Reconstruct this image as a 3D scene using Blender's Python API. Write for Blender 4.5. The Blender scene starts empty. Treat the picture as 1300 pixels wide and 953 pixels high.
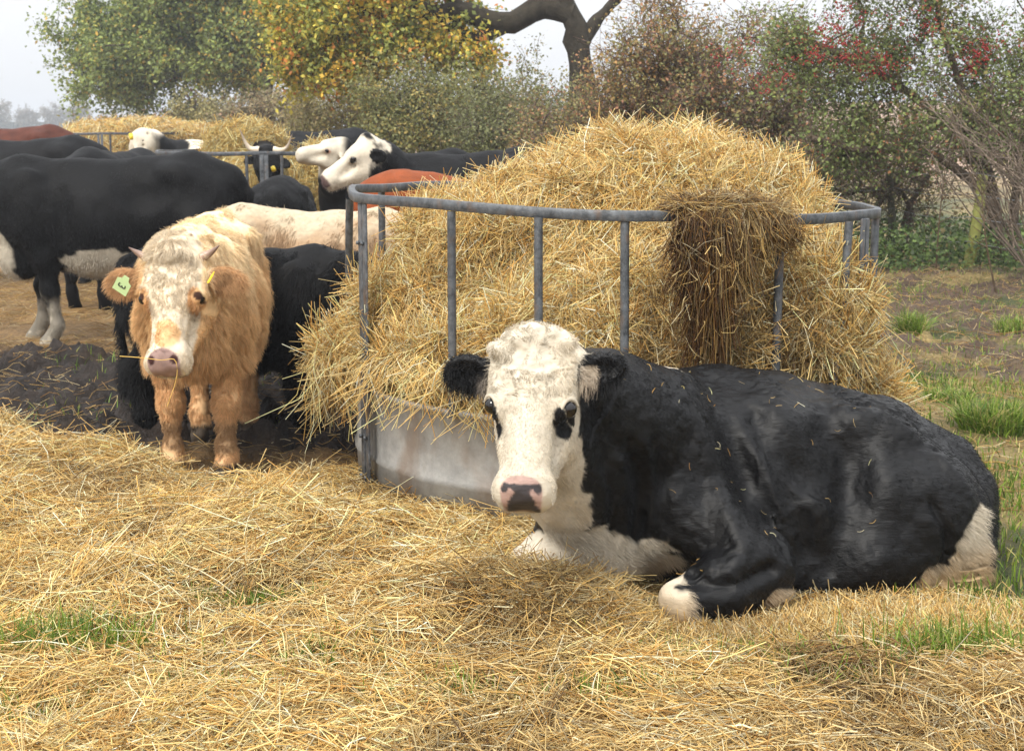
import bpy, math, random
import numpy as np
from mathutils import Vector, Matrix

random.seed(7)
RNG = np.random.default_rng(7)
sc = bpy.context.scene
COL = sc.collection

# ------------------------------------------------------------------ camera
CAM_H, F_PX = 1.5, 1805.6
TILT = math.atan(272 / F_PX)
cam_data = bpy.data.cameras.new('camera')
cam = bpy.data.objects.new('camera', cam_data)
COL.objects.link(cam)
cam.location = (0, 0, CAM_H)
cam.rotation_euler = (math.pi / 2 - TILT, 0, 0)
cam_data.lens, cam_data.sensor_width = 50, 36
cam_data.shift_y = -44.5 / 1300
cam_data.clip_end = 3000
cam_data.dof.use_dof = True
cam_data.dof.focus_distance = 4.6
cam_data.dof.aperture_fstop = 10.0
sc.camera = cam

# ------------------------------------------------------------------ sky and light (bright overcast with a soft sun from the left)
SUN_EL, SUN_AZ = math.radians(48), math.radians(-145)     # azimuth: 0 = +Y (away from the camera), clockwise
world = bpy.data.worlds.new('World')
sc.world = world
world.use_nodes = True
nt = world.node_tree
for n in list(nt.nodes):
    nt.nodes.remove(n)
out = nt.nodes.new('ShaderNodeOutputWorld')
bg = nt.nodes.new('ShaderNodeBackground')
sky = nt.nodes.new('ShaderNodeTexSky')
sky.sky_type = 'NISHITA'
sky.sun_disc = False
sky.sun_elevation = SUN_EL
sky.sun_rotation = SUN_AZ
sky.air_density, sky.dust_density, sky.ozone_density = 1.0, 4.0, 1.0
hs = nt.nodes.new('ShaderNodeHueSaturation')
hs.inputs['Saturation'].default_value = 0.25
mx = nt.nodes.new('ShaderNodeMix')
mx.data_type = 'RGBA'
mx.inputs[0].default_value = 0.92                             # thick even cloud over the clear sky
tcs = nt.nodes.new('ShaderNodeTexCoord')
ns = nt.nodes.new('ShaderNodeTexNoise')
ns.inputs['Scale'].default_value = 1.6
ns.inputs['Detail'].default_value = 4
cr = nt.nodes.new('ShaderNodeValToRGB')
cr.color_ramp.elements[0].position = 0.3
cr.color_ramp.elements[0].color = (8.3, 8.45, 8.7, 1)
cr.color_ramp.elements[1].position = 0.75
cr.color_ramp.elements[1].color = (9.3, 9.4, 9.6, 1)
nt.links.new(tcs.outputs['Generated'], ns.inputs['Vector'])
nt.links.new(ns.outputs['Fac'], cr.inputs['Fac'])
nt.links.new(sky.outputs['Color'], hs.inputs['Color'])
nt.links.new(hs.outputs['Color'], mx.inputs[6])
# cloud is about three times brighter overhead than at the horizon
sep = nt.nodes.new('ShaderNodeSeparateXYZ')
grad = nt.nodes.new('ShaderNodeMapRange')
grad.inputs['From Min'].default_value, grad.inputs['From Max'].default_value = 0.0, 1.0
grad.inputs['To Min'].default_value, grad.inputs['To Max'].default_value = 0.60, 1.62
vs = nt.nodes.new('ShaderNodeVectorMath')
vs.operation = 'SCALE'
nt.links.new(tcs.outputs['Generated'], sep.inputs[0])
nt.links.new(sep.outputs['Z'], grad.inputs['Value'])
nt.links.new(cr.outputs['Color'], vs.inputs[0])
nt.links.new(grad.outputs['Result'], vs.inputs['Scale'])
nt.links.new(vs.outputs['Vector'], mx.inputs[7])
nt.links.new(mx.outputs[2], bg.inputs['Color'])
nt.links.new(bg.outputs['Background'], out.inputs['Surface'])
bg.inputs['Strength'].default_value = 0.098

sun_d = bpy.data.lights.new('sun', 'SUN')
sun_d.energy = 1.9
sun_d.angle = math.radians(16)
sun_d.color = (1.0, 0.95, 0.86)
sun = bpy.data.objects.new('sun', sun_d)
COL.objects.link(sun)
sdir = Vector((math.sin(SUN_AZ) * math.cos(SUN_EL), math.cos(SUN_AZ) * math.cos(SUN_EL), math.sin(SUN_EL)))
sun.rotation_euler = (-sdir).to_track_quat('-Z', 'Y').to_euler()
sc.view_settings.view_transform = 'Standard'
sc.view_settings.look = 'None'
sc.view_settings.exposure = 0.90
sc.view_settings.gamma = 1
sc.cycles.use_denoising = True
sc.cycles.max_bounces = 6
sc.cycles.diffuse_bounces = 3
sc.cycles.glossy_bounces = 2
sc.cycles.transmission_bounces = 2
sc.cycles.transparent_max_bounces = 6
sc.cycles.volume_bounces = 0
sc.cycles.use_adaptive_sampling = True
sc.cycles.adaptive_threshold = 0.015

# ------------------------------------------------------------------ helpers
def P(px, py, Y):
    """World point at distance Y along the ground that the photograph shows at (px, py): how measured positions were turned into metres."""
    xc, yc = (px - 650) / F_PX, -(py - 432) / F_PX
    dy = math.cos(TILT) + yc * math.sin(TILT)
    dz = -math.sin(TILT) + yc * math.cos(TILT)
    t = Y / dy
    return np.array([xc * t, Y, CAM_H + dz * t])

def srgb(r, g, b):
    return tuple(((c / 255) / 12.92 if c / 255 <= 0.04045 else ((c / 255 + 0.055) / 1.055) ** 2.4) for c in (r, g, b))

def lerp(a, b, t):
    return a + (b - a) * t

def sstep(a, b, x):
    t = np.clip((x - a) / (b - a), 0, 1)
    return t * t * (3 - 2 * t)

def _hash(ix, iy, iz, seed):
    h = (ix.astype(np.int64) * 73856093) ^ (iy.astype(np.int64) * 19349663) ^ (iz.astype(np.int64) * 83492791) ^ (seed * 2654435761)
    h = (h ^ (h >> 13)) * 1274126177
    h = h & 0x7fffffff
    return ((h ^ (h >> 16)) & 0xffff).astype(np.float32) / 65535.0

def vnoise(p, scale=1.0, seed=0):
    q = np.asarray(p, dtype=np.float64) / scale
    if q.shape[-1] == 2:
        q = np.concatenate([q, np.zeros(q.shape[:-1] + (1,))], -1)
    i = np.floor(q)
    f = (q - i)
    f = f * f * (3 - 2 * f)
    ix, iy, iz = [i[..., k] for k in range(3)]
    r = 0
    for dx in (0, 1):
        wx = f[..., 0] if dx else 1 - f[..., 0]
        for dy in (0, 1):
            wy = f[..., 1] if dy else 1 - f[..., 1]
            for dz in (0, 1):
                wz = f[..., 2] if dz else 1 - f[..., 2]
                r = r + wx * wy * wz * _hash(ix + dx, iy + dy, iz + dz, seed)
    return r            # 0..1

def fbm(p, scale, seed=0, oct=3):
    r, a, t = 0, 1.0, 0
    for o in range(oct):
        r = r + a * vnoise(p, scale / 2 ** o, seed + o * 17)
        t += a
        a *= 0.5
    return r / t

def norm(v):
    return v / np.maximum(np.linalg.norm(v, axis=-1, keepdims=True), 1e-9)

def new_mesh(name, verts, faces, mat, parent=None, cols=None, smooth=True, mat_idx=None):
    """verts (N,3), faces (M,k) with k = 3 or 4, cols (N,3)."""
    me = bpy.data.meshes.new(name)
    verts = np.ascontiguousarray(verts, dtype=np.float32)
    faces = np.ascontiguousarray(faces, dtype=np.int32)
    M, k = faces.shape
    me.vertices.add(len(verts))
    me.vertices.foreach_set('co', verts.ravel())
    me.loops.add(M * k)
    me.loops.foreach_set('vertex_index', faces.ravel())
    me.polygons.add(M)
    me.polygons.foreach_set('loop_start', np.arange(0, M * k, k, dtype=np.int32))
    me.polygons.foreach_set('loop_total', np.full(M, k, dtype=np.int32))
    if smooth:
        me.polygons.foreach_set('use_smooth', np.ones(M, dtype=bool))
    for m in (mat if isinstance(mat, (list, tuple)) else [mat]):
        me.materials.append(m)
    if mat_idx is not None:
        me.polygons.foreach_set('material_index', np.ascontiguousarray(mat_idx, dtype=np.int32))
    me.update(calc_edges=True)
    if cols is not None:
        a = me.color_attributes.new('Col', 'FLOAT_COLOR', 'POINT')
        c = np.ones((len(verts), 4), dtype=np.float32)
        c[:, :3] = cols
        a.data.foreach_set('color', c.ravel())
    o = bpy.data.objects.new(name, me)
    COL.objects.link(o)
    if parent is not None:
        o.parent = parent
    return o

def tag(o, label, cat=None, group=None, kind=None):
    if label: o['label'] = label
    if cat: o['category'] = cat
    if group: o['group'] = group
    if kind: o['kind'] = kind
    return o

def empty(name, loc, label, cat, group=None):
    o = bpy.data.objects.new(name, None)
    COL.objects.link(o)
    o.location = tuple(float(c) for c in loc)
    o.empty_display_size = 0.2
    return tag(o, label, cat, group)

def merge(parts):
    """parts: list of (verts, faces4, cols) -> one."""
    vs, fs, cs, n = [], [], [], 0
    for v, f, c in parts:
        vs.append(v); fs.append(f + n); cs.append(c); n += len(v)
    return np.concatenate(vs), np.concatenate(fs), np.concatenate(cs)

def tubes(paths, radii, sides=3, cols=None, cap=False, flat=1.0):
    """paths (N,K,3), radii (N,K) or (N,) -> verts, quads, cols.  flat squashes the section."""
    paths = np.asarray(paths, dtype=np.float64)
    N, K, _ = paths.shape
    radii = np.asarray(radii, dtype=np.float64)
    if radii.ndim == 1:
        radii = np.repeat(radii[:, None], K, 1)
    tan = np.empty_like(paths)
    tan[:, 1:-1] = paths[:, 2:] - paths[:, :-2]
    tan[:, 0] = paths[:, 1] - paths[:, 0]
    tan[:, -1] = paths[:, -1] - paths[:, -2]
    tan = norm(tan)
    ref = np.zeros((N, 1, 3)); ref[..., 2] = 1
    m = np.abs(tan[:, :1, 2]) > 0.93
    ref[m[:, 0], 0] = (1, 0.01, 0)
    a = norm(np.cross(tan, np.broadcast_to(ref, tan.shape)))
    b = np.cross(tan, a)
    ang = np.arange(sides) * 2 * np.pi / sides
    if sides == 3 or flat != 1.0:
        off = RNG.uniform(0, 2 * np.pi, (N, 1, 1))
    else:
        off = np.zeros((N, 1, 1))
    ca, sa = np.cos(ang)[None, None, :], np.sin(ang)[None, None, :] * flat
    a2 = np.cos(off) * a + np.sin(off) * b
    b2 = -np.sin(off) * a + np.cos(off) * b
    v = paths[:, :, None, :] + radii[:, :, None, None] * (ca[..., None] * a2[:, :, None, :] + sa[..., None] * b2[:, :, None, :])
    v = v.reshape(-1, 3)
    base = (np.arange(N) * K * sides)[:, None, None]
    kk = (np.arange(K - 1) * sides)[None, :, None]
    j = np.arange(sides)[None, None, :]
    j2 = (j + 1) % sides
    f = np.stack([base + kk + j, base + kk + j2, base + kk + sides + j2, base + kk + sides + j], -1).reshape(-1, 4)
    if cap:
        vv, ff = [v], [f]
        for end, kx in ((0, 0), (1, K - 1)):
            c = paths[:, kx]
            ci = len(v) + end * N + np.arange(N)
            vv.append(c)
            ring = (np.arange(N) * K * sides + kx * sides)[:, None] + np.arange(sides)[None]
            r2 = np.roll(ring, -1, 1)
            cc = np.repeat(ci[:, None], sides, 1)
            q = np.stack([ring, r2, cc, cc], -1) if end else np.stack([r2, ring, cc, cc], -1)
            ff.append(q.reshape(-1, 4))
        # caps as thin quads need distinct indices: use edge-mid duplicates
        v = np.concatenate(vv)
        caps = np.concatenate(ff[1:])
        caps_mid = v[caps[:, 2]].copy()
        idx = len(v) + np.arange(len(caps))
        v = np.concatenate([v, caps_mid])
        caps[:, 3] = idx
        f = np.concatenate([f, caps])
    c = None
    if cols is not None:
        cols = np.asarray(cols)
        if cols.ndim == 1:
            c = np.tile(cols, (len(v), 1))
        else:
            c = np.repeat(cols, K * sides, 0)
            if cap:
                c = np.concatenate([c, np.repeat(cols, 2, 0), np.repeat(cols, 2 * sides, 0)])
    return v, f, c

def smooth_path(pts, n=24):
    """Catmull-Rom through the points."""
    p = np.asarray(pts, dtype=float)
    p = np.vstack([2 * p[0] - p[1], p, 2 * p[-1] - p[-2]])
    m = len(p) - 3
    ts = np.linspace(0, m - 1e-6, n)
    i = ts.astype(int); t = (ts - i)[:, None]
    p0, p1, p2, p3 = p[i], p[i + 1], p[i + 2], p[i + 3]
    return 0.5 * ((2 * p1) + (-p0 + p2) * t + (2 * p0 - 5 * p1 + 4 * p2 - p3) * t ** 2 + (-p0 + 3 * p1 - 3 * p2 + p3) * t ** 3)

# ---- materials
def mat_base(name):
    m = bpy.data.materials.new(name)
    m.use_nodes = True
    t = m.node_tree
    b = t.nodes['Principled BSDF']
    return m, t, b

def mat_attr(name, rough=0.6, spec=0.4, bump=None, mottle=None, sheen=0.0, transl=0.0, stretch=None):
    """Colour from the 'Col' attribute; bump = (scale, strength, distance); mottle = (scale, amount)."""
    m, t, b = mat_base(name)
    at = t.nodes.new('ShaderNodeAttribute'); at.attribute_name = 'Col'
    colout = at.outputs['Color']
    tc = t.nodes.new('ShaderNodeTexCoord')
    if mottle:
        n = t.nodes.new('ShaderNodeTexNoise'); n.inputs['Scale'].default_value = mottle[0]; n.inputs['Detail'].default_value = 6
        t.links.new(tc.outputs['Object'], n.inputs['Vector'])
        mr = t.nodes.new('ShaderNodeMapRange')
        mr.inputs['From Min'].default_value = 0.3; mr.inputs['From Max'].default_value = 0.7
        mr.inputs['To Min'].default_value = 1 - mottle[1]; mr.inputs['To Max'].default_value = 1 + mottle[1]
        t.links.new(n.outputs['Fac'], mr.inputs['Value'])
        vm = t.nodes.new('ShaderNodeVectorMath'); vm.operation = 'SCALE'
        t.links.new(colout, vm.inputs[0]); t.links.new(mr.outputs['Result'], vm.inputs['Scale'])
        colout = vm.outputs['Vector']
    t.links.new(colout, b.inputs['Base Color'])
    b.inputs['Roughness'].default_value = rough
    b.inputs['Specular IOR Level'].default_value = spec
    b.inputs['Sheen Weight'].default_value = sheen
    if bump:
        n = t.nodes.new('ShaderNodeTexNoise'); n.inputs['Scale'].default_value = bump[0]; n.inputs['Detail'].default_value = 8
        n.inputs['Roughness'].default_value = 0.65
        if stretch:
            mp = t.nodes.new('ShaderNodeMapping'); mp.inputs['Scale'].default_value = stretch; mp.inputs['Rotation'].default_value = (0, math.radians(28), 0)
            t.links.new(tc.outputs['Object'], mp.inputs['Vector']); t.links.new(mp.outputs['Vector'], n.inputs['Vector'])
        else:
            t.links.new(tc.outputs['Object'], n.inputs['Vector'])
        bp = t.nodes.new('ShaderNodeBump'); bp.inputs['Strength'].default_value = bump[1]; bp.inputs['Distance'].default_value = bump[2]
        t.links.new(n.outputs['Fac'], bp.inputs['Height'])
        t.links.new(bp.outputs['Normal'], b.inputs['Normal'])
    if transl:
        tr = t.nodes.new('ShaderNodeBsdfTranslucent')
        t.links.new(colout, tr.inputs['Color'])
        ms = t.nodes.new('ShaderNodeMixShader'); ms.inputs['Fac'].default_value = transl
        t.links.new(b.outputs['BSDF'], ms.inputs[1]); t.links.new(tr.outputs['BSDF'], ms.inputs[2])
        t.links.new(ms.outputs['Shader'], t.nodes['Material Output'].inputs['Surface'])
    return m

M_STRAW = mat_attr('straw', 0.5, 0.35, transl=0.22)
M_STRAW_BASE = mat_attr('matted_straw', 0.8, 0.2, bump=(90, 1.0, 0.02), mottle=(70, 0.55))
M_HIDE = mat_attr('short_hide', 0.42, 0.24, bump=(110, 0.7, 0.004), mottle=(14, 0.12), stretch=(.22, 1, 1))
M_HIDE_SOFT = mat_attr('dusty_hide', 0.65, 0.15, bump=(60, 0.6, 0.006), mottle=(9, 0.25))
M_SKIN = mat_attr('hide_under_fur', 0.75, 0.2, bump=(80, 0.5, 0.004), mottle=(40, 0.15))
M_FUR = mat_attr('fur', 0.40, 0.2)
M_WOOLFUR = mat_attr('soft_fur', 0.8, 0.1, transl=0.25)
M_LEAF = mat_attr('foliage', 0.55, 0.3, transl=0.3)
M_BARK = mat_attr('bark', 0.9, 0.15, bump=(28, 1.0, 0.03), mottle=(9, 0.35))
M_GRASS = mat_attr('grass_blade', 0.5, 0.3, transl=0.25)
M_HORN = mat_attr('horn', 0.35, 0.4, mottle=(30, 0.15))
M_BERRY = mat_attr('berry', 0.3, 0.5)

def mat_plain(name, col, rough=0.5, spec=0.5, metal=0.0):
    m, t, b = mat_base(name)
    b.inputs['Base Color'].default_value = (*col, 1)
    b.inputs['Roughness'].default_value = rough
    b.inputs['Specular IOR Level'].default_value = spec
    b.inputs['Metallic'].default_value = metal
    return m
M_EYE = mat_plain('eyeball', (0.006, 0.004, 0.003), 0.05, 0.6)
M_TAG_Y = mat_plain('yellow_plastic', (0.80, 0.58, 0.03), 0.4)
M_TAG_G = mat_plain('pale_green_plastic', (0.50, 0.66, 0.33), 0.45)
M_INK = mat_plain('black_ink', (0.02, 0.02, 0.02), 0.5)

def mat_galv(name, lo, hi, rust=0.15, scale=7):
    m, t, b = mat_base(name)
    tc = t.nodes.new('ShaderNodeTexCoord')
    n = t.nodes.new('ShaderNodeTexNoise'); n.inputs['Scale'].default_value = scale; n.inputs['Detail'].default_value = 9; n.inputs['Roughness'].default_value = 0.7
    t.links.new(tc.outputs['Object'], n.inputs['Vector'])
    r = t.nodes.new('ShaderNodeValToRGB')
    r.color_ramp.elements[0].position, r.color_ramp.elements[0].color = 0.32, (*lo, 1)
    r.color_ramp.elements[1].position, r.color_ramp.elements[1].color = 0.68, (*hi, 1)
    t.links.new(n.outputs['Fac'], r.inputs['Fac'])
    n2 = t.nodes.new('ShaderNodeTexNoise'); n2.inputs['Scale'].default_value = scale * 0.8; n2.inputs['Detail'].default_value = 10
    mp = t.nodes.new('ShaderNodeMapping'); mp.inputs['Location'].default_value = (3.1, 7.7, 1.2); mp.inputs['Scale'].default_value = (1, 1, 0.45)
    t.links.new(tc.outputs['Object'], mp.inputs['Vector']); t.links.new(mp.outputs['Vector'], n2.inputs['Vector'])
    r2 = t.nodes.new('ShaderNodeValToRGB')
    r2.color_ramp.elements[0].position, r2.color_ramp.elements[0].color = 0.55, (0, 0, 0, 1)
    r2.color_ramp.elements[1].position, r2.color_ramp.elements[1].color = 0.72, (1, 1, 1, 1)
    t.links.new(n2.outputs['Fac'], r2.inputs['Fac'])
    mm = t.nodes.new('ShaderNodeMath'); mm.operation = 'MULTIPLY'; mm.inputs[1].default_value = rust
    t.links.new(r2.outputs['Color'], mm.inputs[0])
    mix = t.nodes.new('ShaderNodeMix'); mix.data_type = 'RGBA'
    t.links.new(mm.outputs[0], mix.inputs[0]); t.links.new(r.outputs['Color'], mix.inputs[6])
    mix.inputs[7].default_value = (0.16, 0.085, 0.035, 1)
    t.links.new(mix.outputs[2], b.inputs['Base Color'])
    b.inputs['Metallic'].default_value = 0.2
    b.inputs['Roughness'].default_value = 0.5
    bp = t.nodes.new('ShaderNodeBump'); bp.inputs['Strength'].default_value = 0.35; bp.inputs['Distance'].default_value = 0.006
    t.links.new(n.outputs['Fac'], bp.inputs['Height']); t.links.new(bp.outputs['Normal'], b.inputs['Normal'])
    return m
M_GALV = mat_galv('galvanised_bar', (0.024, 0.027, 0.031), (0.14, 0.15, 0.162), 0.5, 26)
M_SHEET = mat_galv('galvanised_sheet', (0.20, 0.195, 0.185), (0.38, 0.37, 0.345), 0.5, 8)

# ------------------------------------------------------------------ implicit surfaces for the animals and heaps
def rot_from(x, z):
    """3x3 with rows = local axes (x, y, z)."""
    x = np.asarray(x, float); z = np.asarray(z, float)
    x = x / np.linalg.norm(x)
    z = z - x * np.dot(z, x); z = z / np.linalg.norm(z)
    y = np.cross(z, x)
    return np.stack([x, y, z])

class Field:
    def __init__(self):
        self.prims = []
    def cone(self, a, b, ra, rb, k=0.05, sy=None, sub=False):
        self.prims.append(('c', np.asarray(a, float), np.asarray(b, float), ra, rb, k, sy, sub))
    def chain(self, pts, rs, k=0.05, sy=None):
        for i in range(len(pts) - 1):
            self.cone(pts[i], pts[i + 1], rs[i], rs[i + 1], k, sy)
    def ell(self, c, r, R=None, k=0.05, sub=False):
        self.prims.append(('e', np.asarray(c, float), np.asarray(r, float), np.eye(3) if R is None else R, k, None, None, sub))
    def bounds(self):
        lo, hi = np.full(3, 1e9), np.full(3, -1e9)
        for p in self.prims:
            if p[7]: continue
            if p[0] == 'c':
                l = np.minimum(p[1] - p[3], p[2] - p[4]); h = np.maximum(p[1] + p[3], p[2] + p[4])
            else:
                m = np.abs(p[3].T) @ p[2]
                l, h = p[1] - m, p[1] + m
            lo, hi = np.minimum(lo, l), np.maximum(hi, h)
        return lo, hi
    def mesh(self, h, warp=None, clip_lo=None, clip_hi=None):
        lo, hi = self.bounds()
        lo, hi = lo - 0.06, hi + 0.06
        if clip_lo is not None: lo = np.maximum(lo, clip_lo)
        if clip_hi is not None: hi = np.minimum(hi, clip_hi)
        n = np.ceil((hi - lo) / h).astype(int) + 1
        ax = [(lo[i] + np.arange(n[i]) * h).astype(np.float32) for i in range(3)]
        Fd = np.full(tuple(n), 0.3, dtype=np.float32)
        for p in self.prims:
            k = p[5] if p[0] == 'c' else p[4]
            if p[0] == 'c':
                l = np.minimum(p[1] - p[3], p[2] - p[4]); u = np.maximum(p[1] + p[3], p[2] + p[4])
            else:
                m = np.abs(p[3].T) @ p[2]
                l, u = p[1] - m, p[1] + m
            mg = k + 2.5 * h
            i0 = np.clip(np.floor((l - mg - lo) / h).astype(int), 0, n - 1)
            i1 = np.clip(np.ceil((u + mg - lo) / h).astype(int) + 1, 1, n)
            if np.any(i1 <= i0): continue
            X = ax[0][i0[0]:i1[0], None, None]; Yv = ax[1][None, i0[1]:i1[1], None]; Z = ax[2][None, None, i0[2]:i1[2]]
            if p[0] == 'c':
                a, b, ra, rb, sy = p[1], p[2], p[3], p[4], p[6]
                fy = 1.0 if sy is None else 1.0 / sy
                ab = (b - a) * np.array([1, fy, 1])
                dx, dy, dz = X - a[0], (Yv - a[1]) * fy, Z - a[2]
                t = np.clip((dx * ab[0] + dy * ab[1] + dz * ab[2]) / max(float(ab @ ab), 1e-9), 0, 1)
                d = np.sqrt((dx - t * ab[0]) ** 2 + (dy - t * ab[1]) ** 2 + (dz - t * ab[2]) ** 2) - (ra + t * (rb - ra))
                if sy is not None: d = d * (0.5 + 0.5 * sy)
            else:
                c, r, R = p[1], p[2], p[3]
                dx, dy, dz = X - c[0], Yv - c[1], Z - c[2]
                q = [(R[i, 0] * dx + R[i, 1] * dy + R[i, 2] * dz) for i in range(3)]
                k0 = np.sqrt((q[0] / r[0]) ** 2 + (q[1] / r[1]) ** 2 + (q[2] / r[2]) ** 2)
                k1 = np.sqrt((q[0] / r[0] ** 2) ** 2 + (q[1] / r[1] ** 2) ** 2 + (q[2] / r[2] ** 2) ** 2)
                d = k0 * (k0 - 1) / np.maximum(k1, 1e-6)
            S = Fd[i0[0]:i1[0], i0[1]:i1[1], i0[2]:i1[2]]
            d = d.astype(np.float32)
            if p[7]:
                d = -d
                hh = np.maximum(k - np.abs(S - d), 0) / k
                S[...] = np.maximum(S, d) + hh * hh * k * 0.25
            else:
                hh = np.maximum(k - np.abs(S - d), 0) / k
                S[...] = np.minimum(S, d) - hh * hh * k * 0.25
        if warp is not None:
            warp(Fd, ax)
        return surface_nets(Fd, lo, h)

def surface_nets(F, lo, h):
    nx, ny, nz = F.shape
    s = F < 0
    c = np.zeros((nx - 1, ny - 1, nz - 1), dtype=np.int8)
    for i in (0, 1):
        for j in (0, 1):
            for k in (0, 1):
                c += s[i:nx - 1 + i, j:ny - 1 + j, k:nz - 1 + k]
    act = (c > 0) & (c < 8)
    I, J, K = np.nonzero(act)
    n = len(I)
    idx = np.full(act.shape, -1, dtype=np.int32)
    idx[I, J, K] = np.arange(n)
    acc = np.zeros((n, 3)); cnt = np.zeros(n)
    corners = [(i, j, k) for i in (0, 1) for j in (0, 1) for k in (0, 1)]
    for a in corners:
        for ax_ in range(3):
            if a[ax_] == 0:
                b = list(a); b[ax_] = 1
                fa = F[I + a[0], J + a[1], K + a[2]]; fb = F[I + b[0], J + b[1], K + b[2]]
                m = (fa < 0) != (fb < 0)
                t = np.where(m, fa / np.where(m, fa - fb, 1), 0)
                p = np.array(a, float)[None].repeat(n, 0)
                p[:, ax_] = t
                acc[m] += p[m]; cnt += m
    V = acc / np.maximum(cnt, 1)[:, None] + np.stack([I, J, K], 1)
    V = V * h + lo
    quads = []
    for ax_ in range(3):
        sl0 = [slice(None)] * 3; sl1 = [slice(None)] * 3
        sl0[ax_] = slice(0, -1); sl1[ax_] = slice(1, None)
        s0, s1 = s[tuple(sl0)], s[tuple(sl1)]
        e = s0 != s1
        Ie = np.stack(np.nonzero(e), 1)
        o1, o2 = (ax_ + 1) % 3, (ax_ + 2) % 3
        ok = (Ie[:, o1] > 0) & (Ie[:, o2] > 0) & (Ie[:, o1] < F.shape[o1] - 1) & (Ie[:, o2] < F.shape[o2] - 1)
        Ie = Ie[ok]
        flip = ~s0[Ie[:, 0], Ie[:, 1], Ie[:, 2]]
        def cell(d1, d2):
            q = Ie.copy(); q[:, o1] -= d1; q[:, o2] -= d2
            return idx[q[:, 0], q[:, 1], q[:, 2]]
        q = np.stack([cell(1, 1), cell(0, 1), cell(0, 0), cell(1, 0)], 1)
        q[flip] = q[flip][:, ::-1]
        quads.append(q)
    Q = np.concatenate(quads)
    Q = Q[(Q >= 0).all(1)]
    return V, Q

def vert_normals(V, Q):
    n = np.cross(V[Q[:, 2]] - V[Q[:, 0]], V[Q[:, 3]] - V[Q[:, 1]])
    N = np.zeros_like(V)
    for i in range(4):
        np.add.at(N, Q[:, i], n)
    return norm(N)

def relax(V, Q, it=2, lam=0.5):
    E = np.concatenate([Q[:, [0, 1]], Q[:, [1, 2]], Q[:, [2, 3]], Q[:, [3, 0]]])
    for _ in range(it):
        S = np.zeros_like(V); C = np.zeros(len(V))
        np.add.at(S, E[:, 0], V[E[:, 1]]); np.add.at(C, E[:, 0], 1)
        np.add.at(S, E[:, 1], V[E[:, 0]]); np.add.at(C, E[:, 1], 1)
        V = V + lam * (S / np.maximum(C, 1)[:, None] - V)
    return V

def sample_surface(V, Q, N, n, weight=None, rng=RNG):
    """n random points on a quad mesh -> points, normals, bary(face, corner weights)."""
    A = 0.5 * np.linalg.norm(np.cross(V[Q[:, 2]] - V[Q[:, 0]], V[Q[:, 3]] - V[Q[:, 1]]), axis=1)
    if weight is not None:
        A = A * weight
    cdf = np.cumsum(A); cdf /= cdf[-1]
    f = np.searchsorted(cdf, rng.random(n))
    f = np.clip(f, 0, len(Q) - 1)
    a, b = rng.random(n)[:, None], rng.random(n)[:, None]
    w = [(1 - a) * (1 - b), a * (1 - b), a * b, (1 - a) * b]
    p = sum(w[i] * V[Q[f, i]] for i in range(4))
    nn = norm(sum(w[i] * N[Q[f, i]] for i in range(4)))
    return p, nn, f, w

# ------------------------------------------------------------------ fur as real strands
def fur(name, parent, roots, dirs, length, cols, rad=0.0007, pts=4, droop=0.35, curl=0.0, mat=None, label=None):
    n = len(roots)
    t = np.linspace(0, 1, pts)[None, :, None]
    L = length[:, None, None]
    d = norm(dirs)[:, None, :]
    g = np.zeros((1, 1, 3)); g[..., 2] = -1
    path = roots[:, None, :] + d * t * L + g * (t ** 2) * L * droop
    if curl:
        ph = RNG.uniform(0, 6.28, (n, 1, 1))
        side = norm(np.cross(dirs, RNG.normal(size=(n, 3))))[:, None, :]
        path = path + side * np.sin(t * 5 + ph) * L * curl * t
    cu = bpy.data.hair_curves.new(name)
    cu.add_curves([pts] * n)
    cu.attributes['position'].data.foreach_set('vector', path.reshape(-1, 3).astype(np.float32).ravel())
    ra = cu.attributes.get('radius') or cu.attributes.new('radius', 'FLOAT', 'POINT')
    rr = (rad * (1 - 0.75 * t[0, :, 0]))[None, :].repeat(n, 0)
    ra.data.foreach_set('value', rr.astype(np.float32).ravel())
    ca = cu.attributes.new('Col', 'FLOAT_COLOR', 'CURVE')
    c = np.ones((n, 4), dtype=np.float32); c[:, :3] = cols
    ca.data.foreach_set('color', c.ravel())
    cu.materials.append(mat or M_FUR)
    o = bpy.data.objects.new(name, cu)
    COL.objects.link(o)
    o.parent = parent
    if label: o['label'] = label
    return o

# ------------------------------------------------------------------ straw
STRAW_COLS = np.array([srgb(238, 206, 140), srgb(228, 188, 112), srgb(246, 224, 170), srgb(210, 164, 92), srgb(232, 202, 140), srgb(184, 138, 74), srgb(252, 242, 208)]) * 0.95
STRAW_W = np.array([.24, .18, .20, .10, .12, .06, .10])

def straw_colors(n, dark=None, tint=(1, 1, 1)):
    c = STRAW_COLS[RNG.choice(len(STRAW_COLS), n, p=STRAW_W)]
    c = c * RNG.uniform(0.55, 1.2, (n, 1)) * np.array(tint) * np.array((1.17, 1.16, 1.08))
    if dark is not None:
        brown = np.array(srgb(92, 62, 34)) * RNG.uniform(0.5, 1.3, (n, 1))
        c = c + (brown - c) * np.clip(dark, 0, 1)[:, None]
    return np.clip(c, 0, 0.92)

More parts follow.
